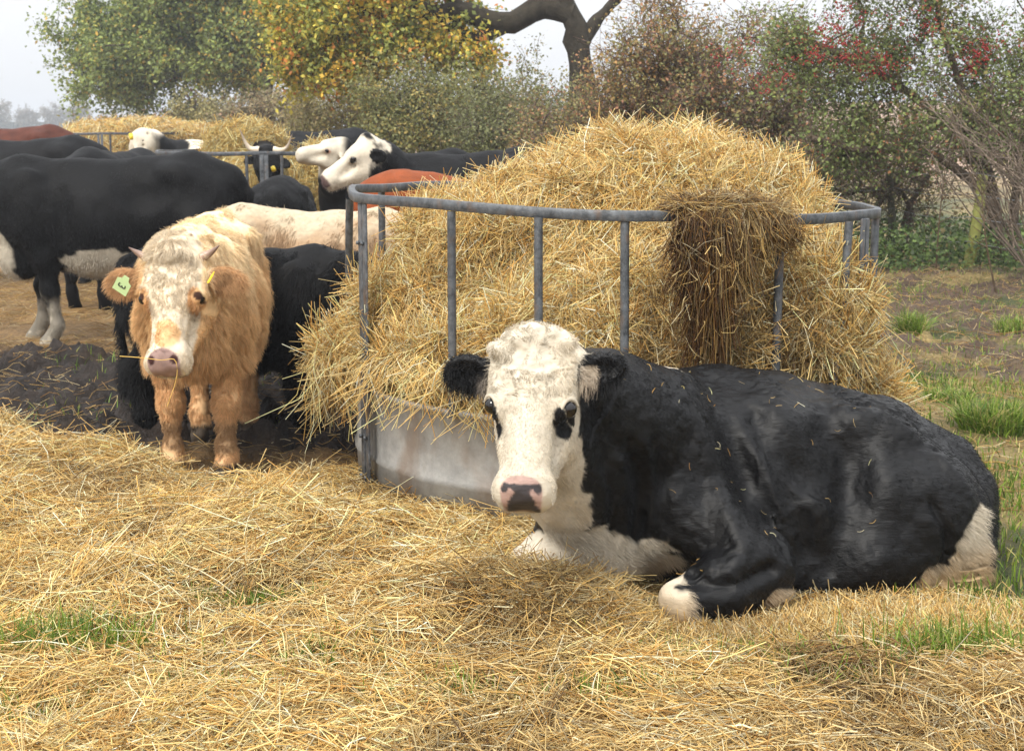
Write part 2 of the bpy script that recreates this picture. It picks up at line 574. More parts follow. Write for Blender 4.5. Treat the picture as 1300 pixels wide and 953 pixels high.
def stalks(p, nrm, length, r, flow, spread, lift=0.25, sag=0.03, dark=None, K=4, tint=(1, 1, 1), sides=3, height=0.02):
    """Straw stalks lying on a surface.  flow (n,3) preferred direction, spread in radians."""
    n = len(p)
    a = norm(flow - nrm * (flow * nrm).sum(1, keepdims=True) + 1e-6)
    b = np.cross(nrm, a)
    th = RNG.normal(0, 1, n) * spread
    d = np.cos(th)[:, None] * a + np.sin(th)[:, None] * b
    up = RNG.normal(0, lift, n)
    d = norm(d + nrm * up[:, None])
    side = np.cross(d, nrm)
    t = np.linspace(-0.5, 0.5, K)[None, :, None]
    L = length[:, None, None]
    bend = (RNG.normal(0, 1, n) * sag)[:, None, None]
    arch = (RNG.normal(0.3, 1, n) * sag)[:, None, None]
    hgt = (RNG.random(n) ** 1.3 * height)[:, None, None]
    path = p[:, None, :] + nrm[:, None, :] * hgt + d[:, None, :] * t * L + side[:, None, :] * (t * t - 0.08) * 4 * bend - nrm[:, None, :] * (t * t - 0.08) * 4 * arch
    rr = r[:, None] * np.linspace(1.0, 0.75, K)[None]
    return tubes(path, rr, sides=sides, cols=straw_colors(n, dark, tint), flat=0.6)

# ------------------------------------------------------------------ ground
def smooth_edge_noise(x, y, amp, sc, seed):
    return (fbm(np.stack([x, y], -1), sc, seed, 3) - 0.5) * 2 * amp

def bed_edges(x, y):
    """Signed extent (m, positive inside) of the deep straw bed in front."""
    n = smooth_edge_noise(x, y, 0.25, 0.8, 5)
    far = np.interp(x, [-6, -2.5, -2.1, -1.5, -1.15, -.85, -0.5, 0.0, 0.5, 1.2, 1.75, 2.6], [7.0, 6.75, 6.35, 5.95, 5.6, 5.95, 6.0, 5.9, 5.3, 4.75, 4.3, 3.7])
    return np.minimum(far - y, 99) + n * 0.5

def ground_z(x, y):
    z = 0.02 * (fbm(np.stack([x, y], -1), 2.3, 11, 2) - 0.5)
    far = np.clip(y - 14, 0, None)
    hill = 4.2 * sstep(60, 170, y) * sstep(-30, 40, x)
    return z + hill - 0.0 * far

def mud_amount(x, y):
    n = fbm(np.stack([x, y], -1), 1.1, 21, 4)
    left = sstep(6.0, 6.6, y) * (1 - sstep(8.9, 9.7, y + (n - .5) * 2)) * (1 - sstep(0.3, 1.2, x))
    right = sstep(1.2, 2.2, x) * sstep(8.0, 9.6, y + (n - .5) * 3.5) * (1 - sstep(14.3, 15.6, y + (n - .5) * 2))
    return left, right, n

def clods(x, y):
    q = np.stack([x, y], -1)
    a = fbm(q, 0.30, 31, 4); b = np.abs(fbm(q, 0.13, 37, 3) - 0.5) * 2
    return (a - 0.45) * 0.16 - b * 0.05 + (np.abs(fbm(q, 0.09, 39, 2) - .5)) * 0.14

def full_ground_z(x, y):
    l, r, n = mud_amount(x, y)
    return ground_z(x, y) + clods(x, y) * (0.16 + 1.5 * l + 0.9 * r) * (1 - sstep(30, 60, y))

def bed_z(x, y):
    s = bed_edges(x, y)
    q = np.stack([x, y], -1)
    bump = (fbm(q, 0.42, 41, 3) - 0.5) * 0.15 + (fbm(q, 0.12, 43, 2) - 0.5) * 0.045
    nearf = .75 * np.exp(-((np.hypot(x - .455, y - 6.2) - 1.17) / .38) ** 2) * (x < .3)
    swell = 0.09 * np.exp(-((x + 2.0) / 0.9) ** 2 - ((y - 6.0) / 0.6) ** 2) + 0.06 * np.exp(-((x + 0.9) / 0.5) ** 2 - ((y - 4.9) / 0.5) ** 2)
    heap_cow = 0.05 * np.exp(-((x - 0.12) / 0.22) ** 2 - ((y - 4.1) / 0.16) ** 2)
    hole = 0.09 * np.exp(-((x - 0.05) / 0.10) ** 2 - ((y - 4.18) / 0.07) ** 2)
    bump = bump * 1.25
    thick = 0.085 + bump + swell + heap_cow - hole
    thin = sstep(3.75, 4.35, y + smooth_edge_noise(x, y, .35, .5, 47))
    thick = thick * (0.42 + 0.58 * thin) * (1 - nearf) * (1 - .95 * sstep(.25, .42, x) * sstep(3.55, 3.95, y))
    return ground_z(x, y) + np.maximum(thick, 0.01) * sstep(-0.05, 0.4, s) - 0.14 * (1 - sstep(-0.1, 0.05, s))

def graded(lo, hi, dense_lo, dense_hi, step, ratio=1.13):
    a = list(np.arange(dense_lo, dense_hi + step, step))
    s = step; v = a[-1]
    while v < hi:
        s *= ratio; v += s; a.append(v)
    s = step; v = a[0]
    while v > lo:
        s *= ratio; v -= s; a.insert(0, v)
    return np.array(a)

def grid_faces(nx, ny):
    i = np.arange(nx - 1)[:, None] * ny + np.arange(ny - 1)[None]
    return np.stack([i, i + ny, i + ny + 1, i + 1], -1).reshape(-1, 4)

gx, gy = graded(-900, 900, -5.0, 5.2, 0.035), graded(-20, 1500, 3.0, 16.5, 0.038)
GX, GY = np.meshgrid(gx, gy, indexing='ij')
fx, fy = GX.ravel(), GY.ravel()
fz = full_ground_z(fx, fy)
l, r, n1 = mud_amount(fx, fy)
q2 = np.stack([fx, fy], -1)
mudc = np.array(srgb(56, 46, 39)) * (0.2 + 1.3 * fbm(q2, 0.12, 51, 3))[:, None] * 0.75
mudr = np.array(srgb(104, 84, 68)) * (0.6 + 0.7 * fbm(q2, 0.16, 53, 4))[:, None] * 0.8
litter = np.array(srgb(150, 118, 74)) * (0.45 + 0.9 * fbm(q2, 0.22, 55, 4))[:, None] * 0.85
grassc = np.array(srgb(98, 104, 56)) * (0.4 + 0.9 * fbm(q2, 0.12, 57, 4))[:, None] * 0.6
dead = np.array(srgb(158, 138, 88)) * (0.6 + 0.6 * fbm(q2, 0.3, 59, 3))[:, None] * 0.8
c = litter.copy()
gr = sstep(0.9, 1.6, fx + (fbm(q2, 0.9, 61, 3) - .5) * 1.2)
c = lerp(c, lerp(dead, grassc, sstep(0.42, 0.58, fbm(q2, 0.7, 63, 4))[:, None]), gr[:, None])
c = lerp(c, mudr * .85, (r * sstep(0.3, 0.55, fbm(q2, 0.5, 65, 3)))[:, None])
c = lerp(c, mudc, l[:, None])
farg = sstep(24, 60, fy)
field_green = np.array(srgb(120, 140, 88)) * 0.7
field_brown = np.array(srgb(176, 146, 122)) * (0.85 + 0.3 * fbm(q2, 3.0, 67, 3))[:, None] * 0.85
c = lerp(c, lerp(field_green[None], field_brown, sstep(-22, -12, fx)[:, None]), farg[:, None])
M_GROUND = mat_attr('soil_and_grass', 0.68, 0.3, bump=(24, 1.0, 0.05), mottle=(38, 0.4))
ground = new_mesh('ground', np.stack([fx, fy, fz], -1), grid_faces(len(gx), len(gy)), M_GROUND, cols=c)
tag(ground, 'muddy trampled field with litter and grass, running off to far fields', kind='structure')

# ------------------------------------------------------------------ cattle: shared anatomy
def head_frame(Q, N, w0):
    Q, N = np.asarray(Q, float), np.asarray(N, float)
    u = (N - Q) / np.linalg.norm(N - Q)
    w = np.asarray(w0, float); w = w - u * (w @ u); w = w / np.linalg.norm(w)
    v = np.cross(w, u)
    return Q, np.stack([u, v, w])        # rows

def head_prims(fd, Q, R, s, ears, k=0.03, tuft=0.0, horn_len=0, slim=1.0):
    """u = poll to nose, v = side, w = out of the forehead, in units of a 0.52 m adult head times s."""
    def L(u, v, w): return Q + (np.array([u, v, w]) * s) @ R
    kk = k * s / 1.0
    fd.ell(L(.10, 0, -.10), np.array([.14, .118, .11]) * s, R, 0.05 * s)
    fd.ell(L(.02, 0, -.06), np.array([.075, .095 + tuft * .3, .075 + tuft]) * s, R, 0.05 * s)
    fd.cone(L(.16, 0, -.085), L(.43, 0, -.072), .098 * s, .066 * s, 0.05 * s)
    for e in (-1, 1):
        fd.cone(L(.10, .075 * e, -.05), L(.20, .086 * e, -.045), .05 * s, .048 * s, 0.05 * s)      # brow
        fd.ell(L(.205, .098 * e, -.045), np.array([.045, .03, .036]) * s, R, 0.025 * s)
        fd.ell(L(.232, .124 * e, -.040), np.array([.022, .012, .014]) * s, R, 0.02 * s, sub=True)
        fd.cone(L(.17, .066 * e, -.19), L(.38, .038 * e, -.125), .075 * s, .046 * s, 0.06 * s)     # jaw
        fd.ell(L(.455, .05 * e, -.058), np.array([.05, .038, .052]) * s, R, 0.03 * s)              # muzzle lobes
        fd.ell(L(.478, .046 * e, -.018), np.array([.013, .017, .022]) * s, R, 0.012 * s, sub=True)  # nostril
        fd.ell(L(.30, .085 * e, -.085), np.array([.09, .022, .025]) * s, R, 0.04 * s, sub=True)
    fd.ell(L(.475, 0, -.055), np.array([.042, .070, .052]) * s, R, 0.03 * s)
    for e in (-1, 1):
        fd.ell(L(.470, .050 * e, -.085), np.array([.052, .036, .040]) * s, R, 0.03 * s)
    fd.cone(L(.30, 0, -.05), L(.44, 0, -.035), .05 * s, .045 * s, 0.04 * s)                         # nose bridge
    fd.cone(L(.40, 0, -.128), L(.475, 0, -.118), .05 * s, .042 * s, 0.035 * s)                     # lower jaw
    for e, ed in ears.items():
        root = L(*ed['root']); d = np.array(ed['dir'], float) @ R; d /= np.linalg.norm(d)
        f = np.array(ed['face'], float) @ R
        ER = rot_from(d, f)
        ln, wd = ed.get('len', .15) * s, ed.get('wid', .055) * s
        fd.cone(root, root + d * ln * .35, .026 * s, .032 * s, 0.03 * s)
        fd.ell(root + d * ln * .56, np.array([ln * .52, wd, .026 * s]), ER, 0.02 * s)
        fd.ell(root + d * ln * .62 + ER[2] * .026 * s, np.array([ln * .40, wd * .70, .024 * s]), ER, 0.012 * s, sub=True)

EARS = {e: dict(root=(.055, .105 * e, -.085), dir=(.12, 1.0 * e, -.12), face=(.25, 0.1 * e, 1)) for e in (-1, 1)}

def ear_mask(h, ears, grow_=1.1):
    m = np.zeros(len(h), bool)
    for e, ed in ears.items():
        d = np.array(ed['dir'], float); d /= np.linalg.norm(d)
        ER = rot_from(d, np.array(ed['face'], float))
        ln, wd = ed.get('len', .15), ed.get('wid', .055)
        q = (h - (np.array(ed['root']) + d * ln * .58)) @ ER.T
        m |= ((q / (np.array([ln * .56, wd * 1.15, .06]) * grow_)) ** 2).sum(1) < 1
    return m

def local_head(V, Q, R, s):
    return ((V - Q) @ R.T) / s

def place_eyes(parent, Q, R, s, off, v=.112, u=.213, w=-.040, r=.024):
    for e in (-1, 1):
        c = Q + (np.array([u, v * e, w]) * s) @ R - off
        me = bpy.data.meshes.new('eye')
        import bmesh
        bm = bmesh.new()
        bmesh.ops.create_uvsphere(bm, u_segments=20, v_segments=14, radius=r * s)
        bm.to_mesh(me); bm.free()
        for p in me.polygons: p.use_smooth = True
        me.materials.append(M_EYE)
        o = bpy.data.objects.new('eye', me); COL.objects.link(o)
        o.location = tuple(c); o.parent = parent

def horn_mesh(parent, pts, r0, col0, col1, n=14, name='horn'):
    pth = smooth_path(pts, n)[None]
    t = np.linspace(0, 1, n)
    rad = (r0 * (1 - t ** 1.4 * 0.93))[None]
    v, f, _ = tubes(pth, rad, sides=12)
    cc = np.repeat(lerp(np.array(col0)[None], np.array(col1)[None], t[:, None]), 12, 0)
    return new_mesh(name, v, f, M_HORN, parent, cc)

def blob(p, c, r, nz=0.0, seed=0, scale=0.05):
    """soft-edged inside test with a wobbling outline: <1 inside."""
    d = np.sqrt((((p - np.array(c)) / np.array(r)) ** 2).sum(-1))
    if nz: d = d + (fbm(p, scale, seed, 3) - 0.5) * 2 * nz
    return d

BLACK = np.array((0.0036, 0.0036, 0.0041))
CREAM = np.array(srgb(240, 228, 206)) * 0.66

def cow_field(H=1.0, lx=1.0, fat=1.0, head=None, ears=None, neck_r=(.25, .15), legs=True, tail=True, neck_from=(.56, 0, 1.05), shag=0.0, tuft=0.0, splay=(0, 0, 0, 0), hs=1.0):
    """A standing animal, +x forward, feet on z = 0.  H = 1 is 1.35 m at the withers.  head = (Q, N, w) in local metres."""
    fd = Field()
    def T(x, y, z): return np.array([x * lx * H, y * H, z * H])
    w = 0.86 * fat
    fd.cone(T(.42, 0, .90), T(.05, 0, .86), .33 * H, .37 * H, .12 * H, sy=w)
    fd.cone(T(.05, 0, .86), T(-.38, 0, .93), .37 * H, .31 * H, .12 * H, sy=w)
    fd.cone(T(-.38, 0, .98), T(-.62, 0, 1.02), .30 * H, .21 * H, .12 * H, sy=w * .95)
    fd.chain([T(.50, 0, 1.19), T(.2, 0, 1.16), T(-.2, 0, 1.165), T(-.50, 0, 1.21), T(-.72, 0, 1.17)], [.12 * H, .10 * H, .10 * H, .11 * H, .08 * H], .12 * H)
    for e in (-1, 1):
        fd.ell(T(-.44, .18 * e, 1.19), np.array([.10, .07, .06]) * H, None, .12 * H)
        fd.ell(T(-.70, .10 * e, 1.12), np.array([.06, .05, .06]) * H, None, .05 * H)
        fd.ell(T(-.26, .30 * e * fat, 1.08), np.array([.13, .05, .10]) * H, None, .12 * H, sub=True)     # hollow flank
        fd.ell(T(.44, .20 * e * fat, .98), np.array([.15, .09, .25]) * H, None, .08 * H)           # shoulder blade
        fd.ell(T(.22, .33 * e * fat, .92), np.array([.04, .05, .22]) * H, None, .08 * H, sub=True)
        fd.ell(T(-.56, .15 * e, .93), np.array([.22, .11, .26]) * H, None, .10 * H)                # thigh
    fd.ell(T(.62, 0, .76), np.array([.17, .13, .19]) * H, None, .1 * H)                           # brisket
    fd.ell(T(0, 0, .62), np.array([.42, .2, .12]) * H, None, .12 * H)
    if legs:
        g = H
        for i, e in enumerate((-1, 1)):
            a = splay[i]; b = splay[2 + i]
            fd.chain([T(.44, .17 * e, .82), T(.40 + a * .3, .165 * e, .62), T(.43 + a * .7, .15 * e, .385), T(.43 + a, .15 * e, .13), T(.45 + a, .15 * e, .07)],
                     [(.13 + shag) * g, (.088 + shag) * g, (.052 + shag) * g, (.036 + shag) * g, (.046 + shag * .6) * g], .06 * H)
            fd.ell(T(.44 + a * .7, .15 * e, .385), np.array([.056 + shag, .055 + shag, .06]) * g, None, .04 * H)
            fd.cone(T(.46 + a, .15 * e, .065), T(.49 + a, .15 * e, .0), .048 * g, .062 * g, .02 * H)
            fd.chain([T(-.54, .16 * e, .86), T(-.50 + b * .3, .16 * e, .68), T(-.68 + b * .8, .15 * e, .47), T(-.62 + b, .14 * e, .14), T(-.60 + b, .14 * e, .07)],
                     [(.17 + shag * .5) * g, (.115 + shag) * g, (.054 + shag) * g, (.040 + shag) * g, (.048 + shag * .6) * g], .06 * H)
            fd.cone(T(-.60 + b, .14 * e, .065), T(-.57 + b, .14 * e, .0), .048 * g, .062 * g, .02 * H)
    if tail:
        fd.chain([T(-.76, 0, 1.17), T(-.83, 0, 1.05), T(-.83, 0, .75), T(-.81, .02, .48)], [.045 * H, .032 * H, .024 * H, .022 * H], .03 * H)
        fd.ell(T(-.81, .02, .36), np.array([.045, .045, .15]) * H, None, .03 * H)
    fr = None
    if head is not None:
        Q, R = head_frame(*head)
        N0 = T(*neck_from)
        hb = Q + (np.array([.10, 0, -.13]) * hs) @ R
        mid = (N0 + hb) / 2 + np.array([0, 0, .03 * H])
        low = T(.60, 0, .86)
        hj = Q + (np.array([.20, 0, -.19]) * hs) @ R
        fd.chain([N0, mid, hb], [neck_r[0] * H, (neck_r[0] + neck_r[1]) / 2 * H * .92, neck_r[1] * H * .9], .10 * H, sy=.8)
        fd.chain([low, (low + hj) / 2 - np.array([0, 0, .03 * H]), hj], [.17 * H, .11 * H, .07 * H], .12 * H)
        head_prims(fd, Q, R, hs, ears or EARS, tuft=tuft)
        fr = (Q, R, hs)
    return fd, fr

def to_world(o, V):
    return V

def finish_cow(name, label, cat, fd, fr, loc, yaw, voxel, color_fn, mat, group=None, eyes=True, rough_amp=0.006, rough_scale=0.06, clip_z=0.0):
    V, Q = fd.mesh(voxel, clip_lo=None)
    V = relax(V, Q, 1, .5)
    N = vert_normals(V, Q)
    V = V + N * ((fbm(V, rough_scale, 3, 2) - .5) * 2 * rough_amp)[:, None]
    N = vert_normals(V, Q)
    cols = color_fn(V, N)
    root = empty(name, loc, label, cat, group)
    root.rotation_euler = (0, 0, yaw)
    body = new_mesh('body', V, Q, mat, root, cols)
    if fr is not None and eyes:
        place_eyes(root, fr[0], fr[1], fr[2], np.zeros(3))
    return root, body, V, Q, N, cols

def inv_pt(p, loc, yaw):
    d = np.asarray(p, float) - np.asarray(loc, float)
    c, s = math.cos(-yaw), math.sin(-yaw)
    return np.array([c * d[0] - s * d[1], s * d[0] + c * d[1], d[2]])

def inv_dir(d, yaw):
    return inv_pt(d, (0, 0, 0), yaw)

def head_of(px_poll, Y_poll, px_nose, Y_nose, w_world, loc, yaw):
    Q = inv_pt(P(*px_poll, Y_poll), loc, yaw); N = inv_pt(P(*px_nose, Y_nose), loc, yaw)
    hs = np.linalg.norm(N - Q) / .50
    return (Q, N, inv_dir(np.array(w_world, float), yaw)), hs

# ------------------------------------------------------------------ hero: black cow with the white face, lying in the straw
def lying_cow():
    loc = np.array([0.85, 4.7, 0.0])
    fd = Field()
    def C(px, py, Y): return P(px, py, Y) - loc
    # trunk
    fd.cone(C(850, 612, 4.68), C(960, 622, 4.76), .335, .365, .12)
    fd.cone(C(960, 628, 4.76), C(1085, 640, 4.80), .355, .325, .12)
    fd.cone(C(1085, 645, 4.80), C(1180, 662, 4.78), .310, .225, .12)
    fd.chain([C(845, 514, 4.74), C(905, 515, 4.82), C(985, 523, 4.88), C(1062, 543, 4.88), C(1120, 560, 4.85), C(1190, 598, 4.82), C(1218, 622, 4.80)], [.105, .10, .09, .09, .10, .095, .08], .13)
    # shoulder and chest
    fd.ell(C(838, 575, 4.50), (.15, .14, .25), rot_from((.95, -.1, .25), (-.2, 0, 1)), .10)
    fd.ell(C(770, 610, 4.50), (.17, .18, .24), None, .12)
    fd.ell(C(740, 690, 4.42), (.14, .15, .13), None, .10)
    fd.cone(C(735, 700, 4.40), C(700, 735, 4.36), .12, .09, .08)
    # neck to head
    fd.chain([C(815, 560, 4.58), C(765, 530, 4.38), C(716, 490, 4.16)], [.235, .195, .125], .10)
    fd.chain([C(760, 640, 4.46), C(722, 610, 4.26), C(705, 560, 4.06)], [.175, .135, .085], .10)
    # near fore leg folded: upper arm, forearm back to the knee, knee in front, shank tucked under
    fd.cone(C(865, 650, 4.40), C(962, 712, 4.26), .14, .10, .08)
    fd.chain([C(966, 722, 4.26), C(915, 744, 4.17), C(872, 762, 4.12)], [.10, .092, .070], .05)
    fd.ell(C(862, 762, 4.11), (.064, .06, .076), None, .03)
    fd.chain([C(866, 784, 4.12), C(915, 797, 4.16), C(975, 795, 4.20)], [.048, .036, .044], .025)
    # far fore leg: knee reaching out past the chest
    fd.chain([C(745, 690, 4.42), C(695, 712, 4.36), C(668, 722, 4.33)], [.11, .078, .066], .06)
    fd.chain([C(668, 727, 4.33), C(705, 752, 4.40)], [.06, .04], .03)
    # belly and folds
    fd.ell(C(1010, 715, 4.62), (.42, .22, .12), None, .10)
    # thigh, stifle, hind shank standing up behind
    fd.ell(C(1165, 655, 4.58), (.225, .17, .22), rot_from((.8, 0, -.6), (.6, 0, .8)), .10)
    fd.ell(C(1100, 705, 4.52), (.18, .13, .10), rot_from((1, 0, -.1), (0, 0, 1)), .10)
    fd.chain([C(1220, 655, 4.60), C(1226, 700, 4.56), C(1224, 745, 4.52)], [.085, .078, .064], .05)
    fd.ell(C(1224, 757, 4.50), (.075, .07, .045), None, .03)
    fd.chain([C(1196, 705, 4.60), C(1180, 748, 4.52)], [.06, .055], .05)
    for i, yy in enumerate((716, 728, 739)):
        fd.ell(C(1236, yy, 4.49), (.085, .03, .0085), rot_from((1, 0, .1), (0, 0, 1)), .012, sub=True)
    # tail
    fd.chain([C(1218, 605, 4.82), C(1245, 635, 4.76), C(1254, 670, 4.72), C(1256, 710, 4.70)], [.045, .032, .025, .022], .03)
    fd.ell(C(1256, 735, 4.68), (.03, .03, .08), None, .03)
    # relief: hip bone, spine hollows, groove behind the shoulder, flank
    fd.ell(C(1112, 552, 4.62), (.10, .05, .045), rot_from((1, 0, -.3), (0, 0, 1)), .11)
    fd.ell(C(928, 560, 4.38), (.045, .06, .19), rot_from((1, 0, .35), (-.35, 0, 1)), .07, sub=True)
    fd.ell(C(1055, 590, 4.44), (.12, .055, .09), rot_from((1, 0, -.3), (.3, 0, 1)), .12, sub=True)
    fd.ell(C(1000, 625, 4.335), (.03, .03, .17), rot_from((1, 0, .5), (-.5, 0, 1)), .06, sub=True)
    fd.ell(C(1030, 700, 4.33), (.10, .03, .05), rot_from((1, 0, .5), (-.5, 0, 1)), .06, sub=True)
    for q in range(4):
        fd.ell(C(965 + q * 26, 590 + q * 9, 4.37), (.012, .02, .15), rot_from((1, 0, .30), (-.30, 0, 1)), .035, sub=True)
    # head
    Q, R = head_frame(C(680, 428, 4.00), C(661, 622, 3.76), (-.13, -.87, .45))
    hs = np.linalg.norm(C(680, 428, 4.00) - C(661, 622, 3.76)) / .485
    ears = {-1: dict(root=(.105, -.118, -.070), dir=(-.06, -1.0, .0), face=(.45, -.25, 1), len=.155, wid=.060),
            1: dict(root=(.105, .120, -.060), dir=(-.34, 1.0, .02), face=(.45, .0, 1), len=.150, wid=.052)}
    head_prims(fd, Q, R, hs, ears, tuft=.008)
    fd.ell(Q + (np.array([.075, 0, -.075]) * hs) @ R, np.array([.12, .137, .085]) * hs, R, .04)
    for px, py in ((632, 437), (650, 424), (676, 417), (700, 419), (718, 429), (731, 446), (642, 440), (706, 440), (662, 428), (684, 430)):
        fd.ell(C(px, py + 5, 4.00), (.030, .040, .024), None, .022)
    V, F4 = fd.mesh(0.0062, clip_lo=np.array([-2, -2, -.05]))
    V = relax(V, F4, 1, .5)
    N = vert_normals(V, F4)
    hl = local_head(V, Q, R, hs)
    inhead = (np.abs(hl[:, 1]) < .30) & (hl[:, 0] > -.12) & (hl[:, 0] < .6) & (hl[:, 2] > -.26) & (hl[:, 2] < .2)
    core = inhead & (np.abs(hl[:, 1]) < .125)
    amp = np.where(core & (hl[:, 0] < .20) & (hl[:, 2] > -.15), .010, .0035)
    V = V + N * ((fbm(V, .028, 5, 2) - .5) * 2 * amp)[:, None] + N * ((fbm(V, .12, 9, 3) - .5) * .030)[:, None] * (~inhead)[:, None]
    N = vert_normals(V, F4)
    def stroke(pts, wd, dep):
        q = np.array([P(a, b, 4.42)[[0, 2]] for a, b in pts]); w2 = (V + loc)[:, [0, 2]]
        best = np.full(len(V), 9.0)
        sp = smooth_path(np.column_stack([q[:, 0], np.zeros(len(q)), q[:, 1]]), 30)[:, [0, 2]]
        for i in range(len(sp) - 1):
            a, b = sp[i], sp[i + 1]
            t = np.clip(((w2 - a) @ (b - a)) / ((b - a) @ (b - a) + 1e-9), 0, 1)
            best = np.minimum(best, np.linalg.norm(w2 - a - t[:, None] * (b - a), axis=1))
        return dep * np.exp(-(best / wd) ** 2) * np.clip(-N[:, 1] * 1.6 + .2, 0, 1) * (~inhead)
    dsp = (stroke([(905, 488), (925, 540), (948, 600), (985, 668)], .036, -.017) + stroke([(872, 482), (885, 540), (905, 610), (925, 665)], .045, .030)
           + stroke([(965, 540), (985, 590), (1010, 640), (1025, 700)], .035, -.022) + stroke([(990, 505), (1010, 560), (1040, 620)], .05, .018)
           + stroke([(1088, 515), (1120, 512), (1152, 528)], .020, -.028) + stroke([(1095, 535), (1130, 540), (1165, 560)], .045, .030)
           + stroke([(1060, 560), (1085, 590), (1075, 650), (1050, 715)], .05, -.026) + stroke([(1130, 590), (1125, 660), (1100, 725)], .07, .022)
           + stroke([(762, 560), (772, 620), (768, 680)], .018, -.010) + stroke([(792, 540), (806, 610), (800, 680)], .020, -.010) + stroke([(825, 545), (838, 610), (832, 670)], .022, -.009)
           + stroke([(778, 560), (789, 620), (785, 680)], .018, .012) + stroke([(810, 545), (822, 610), (817, 680)], .018, .010)
           + stroke([(840, 690), (900, 700), (960, 690)], .025, -.022) + stroke([(1185, 640), (1205, 690), (1195, 740)], .018, -.020)
           + stroke([(1190, 560), (1215, 600), (1235, 640)], .03, .012))
    V = V + N * dsp[:, None]
    N = vert_normals(V, F4)
    W = V + loc
    wob = lambda sc_, sd: (fbm(W, sc_, sd, 3) - .5) * 2
    cols = np.tile(BLACK, (len(V), 1))
    white = np.zeros(len(V))
    def add(mask): np.maximum(white, mask, out=white)
    def seg2(a, b, ra, rb, amp_, sd):
        a, b = np.array(a), np.array(b); S = np.array([1, .3, 1])
        a_, b_, W_ = a * S, b * S, W * S
        t = np.clip(((W_ - a_) @ (b_ - a_)) / ((b_ - a_) @ (b_ - a_)), 0, 1)
        d = np.linalg.norm(W_ - a_ - t[:, None] * (b_ - a_), axis=1) - (ra + t * (rb - ra)) + wob(.07, sd) * amp_
        return sstep(.006, -.006, d) * (W[:, 1] < 4.75)
    # head is white to behind the jaw
    hd = blob(hl, (.24, 0, -.07), (.38, .155, .17), .10, 3, .05)
    add(sstep(1.03, .97, hd))
    add(sstep(1.03, .97, blob(hl, (0, 0, -.04), (.17, .23, .16), .05, 4, .05)))
    # throat, neck front and brisket
    def seg(a, b, ra, rb, amp_, sd):
        a, b = np.array(a), np.array(b)
        t = np.clip(((W - a) @ (b - a)) / ((b - a) @ (b - a)), 0, 1)
        d = np.linalg.norm(W - a - t[:, None] * (b - a), axis=1) - (ra + t * (rb - ra)) + wob(.07, sd) * amp_
        return sstep(.006, -.006, d)
    add(seg(P(700, 600, 4.0), P(697, 690, 4.20), .13, .105, .05, 13))
    add(seg(P(690, 700, 4.18), P(800, 735, 4.22), .12, .12, .05, 15))
    add(seg2(P(740, 745, 4.25), P(835, 735, 4.25), .09, .085, .05, 17))
    add(seg2(P(826, 705, 4.25), P(834, 745, 4.25), .050, .06, .05, 18))
    add(seg(P(666, 722, 4.3), P(700, 735, 4.25), .12, .12, .03, 19))
    add(seg(P(852, 765, 4.08), P(880, 792, 4.10), .065, .05, .04, 21))
    add(seg(P(985, 760, 4.2), P(1010, 790, 4.25), .05, .05, .02, 24))
    add(seg(P(795, 470, 4.62), P(840, 476, 4.64), .06, .045, .05, 25))
    add(seg2(P(1238, 655, 4.5), P(1228, 745, 4.48), .035, .105, .04, 27))
    add(seg2(P(1182, 730, 4.50), P(1178, 765, 4.45), .05, .08, .03, 29))
    # black on the head: ears and eye spots
    earm = ear_mask(hl, ears)
    ek = np.abs(hl[:, 1]) - .12
    inner = earm & ((N @ R[2]) > .05) & (hl[:, 0] > np.where(hl[:, 1] > 0, .085 - .28 * ek, .115)) & (ek > .02) & (ek < np.where(hl[:, 1] > 0, .068, .055))
    white[earm & ~inner] = 0.0
    cols = lerp(cols, CREAM[None] * (0.90 + .14 * fbm(W, .05, 31, 2))[:, None], white[:, None])
    dirt = np.clip(sstep(.20, .02, W[:, 2]) * .7 * white + sstep(.4, .8, fbm(W, .12, 33, 3)) * .18 * white, 0, .8) * (~core)
    cols = lerp(cols, np.array(srgb(196, 160, 108)) * .75, dirt[:, None])
    cheek = sstep(.02, .12, hl[:, 1] + .0) * core * .10
    cols = lerp(cols, np.array(srgb(226, 196, 150)), cheek[:, None])
    earin = sstep(.0, 1., inner * 1.0)
    cols = lerp(cols, np.where(hl[:, 1:2] > 0, np.array(srgb(226, 204, 178))[None] * .6, np.array(srgb(128, 116, 108))[None] * .7), (earin * (.45 + .5 * fbm(V, .02, 44, 2)))[:, None])
    for e, (cu_, cv_, ru, rv) in {-1: (.256, .108, .032, .016), 1: (.252, .096, .030, .024)}.items():
        b_ = np.sqrt(((hl[:, 0] - cu_) / ru) ** 2 + ((hl[:, 1] * e - cv_) / rv) ** 2) + wob(.02, 35 + e) * .25
        b2 = np.sqrt(((hl[:, 0] - .218) / .018) ** 2 + ((hl[:, 1] * e - .122) / .018) ** 2)
        m = core * np.maximum(sstep(1.1, .9, b_), sstep(1.12, .92, b2)) * (hl[:, 2] > -.13)
        cols = lerp(cols, BLACK[None] * 1.2, m[:, None])
    pink = np.array(srgb(206, 172, 160)) * .66
    nz = sstep(1.08, .95, ((np.abs(hl[:, 0] - .496) / .050) ** 2.6 + (np.abs(hl[:, 1]) / (.064 - .10 * np.clip(hl[:, 0] - .47, 0, .1))) ** 2.6) ** .5) * inhead * (hl[:, 2] > -.085) * (hl[:, 2] < .06)
    cols = lerp(cols, pink[None], nz[:, None])
    ah = np.abs(hl[:, 1] - .003)
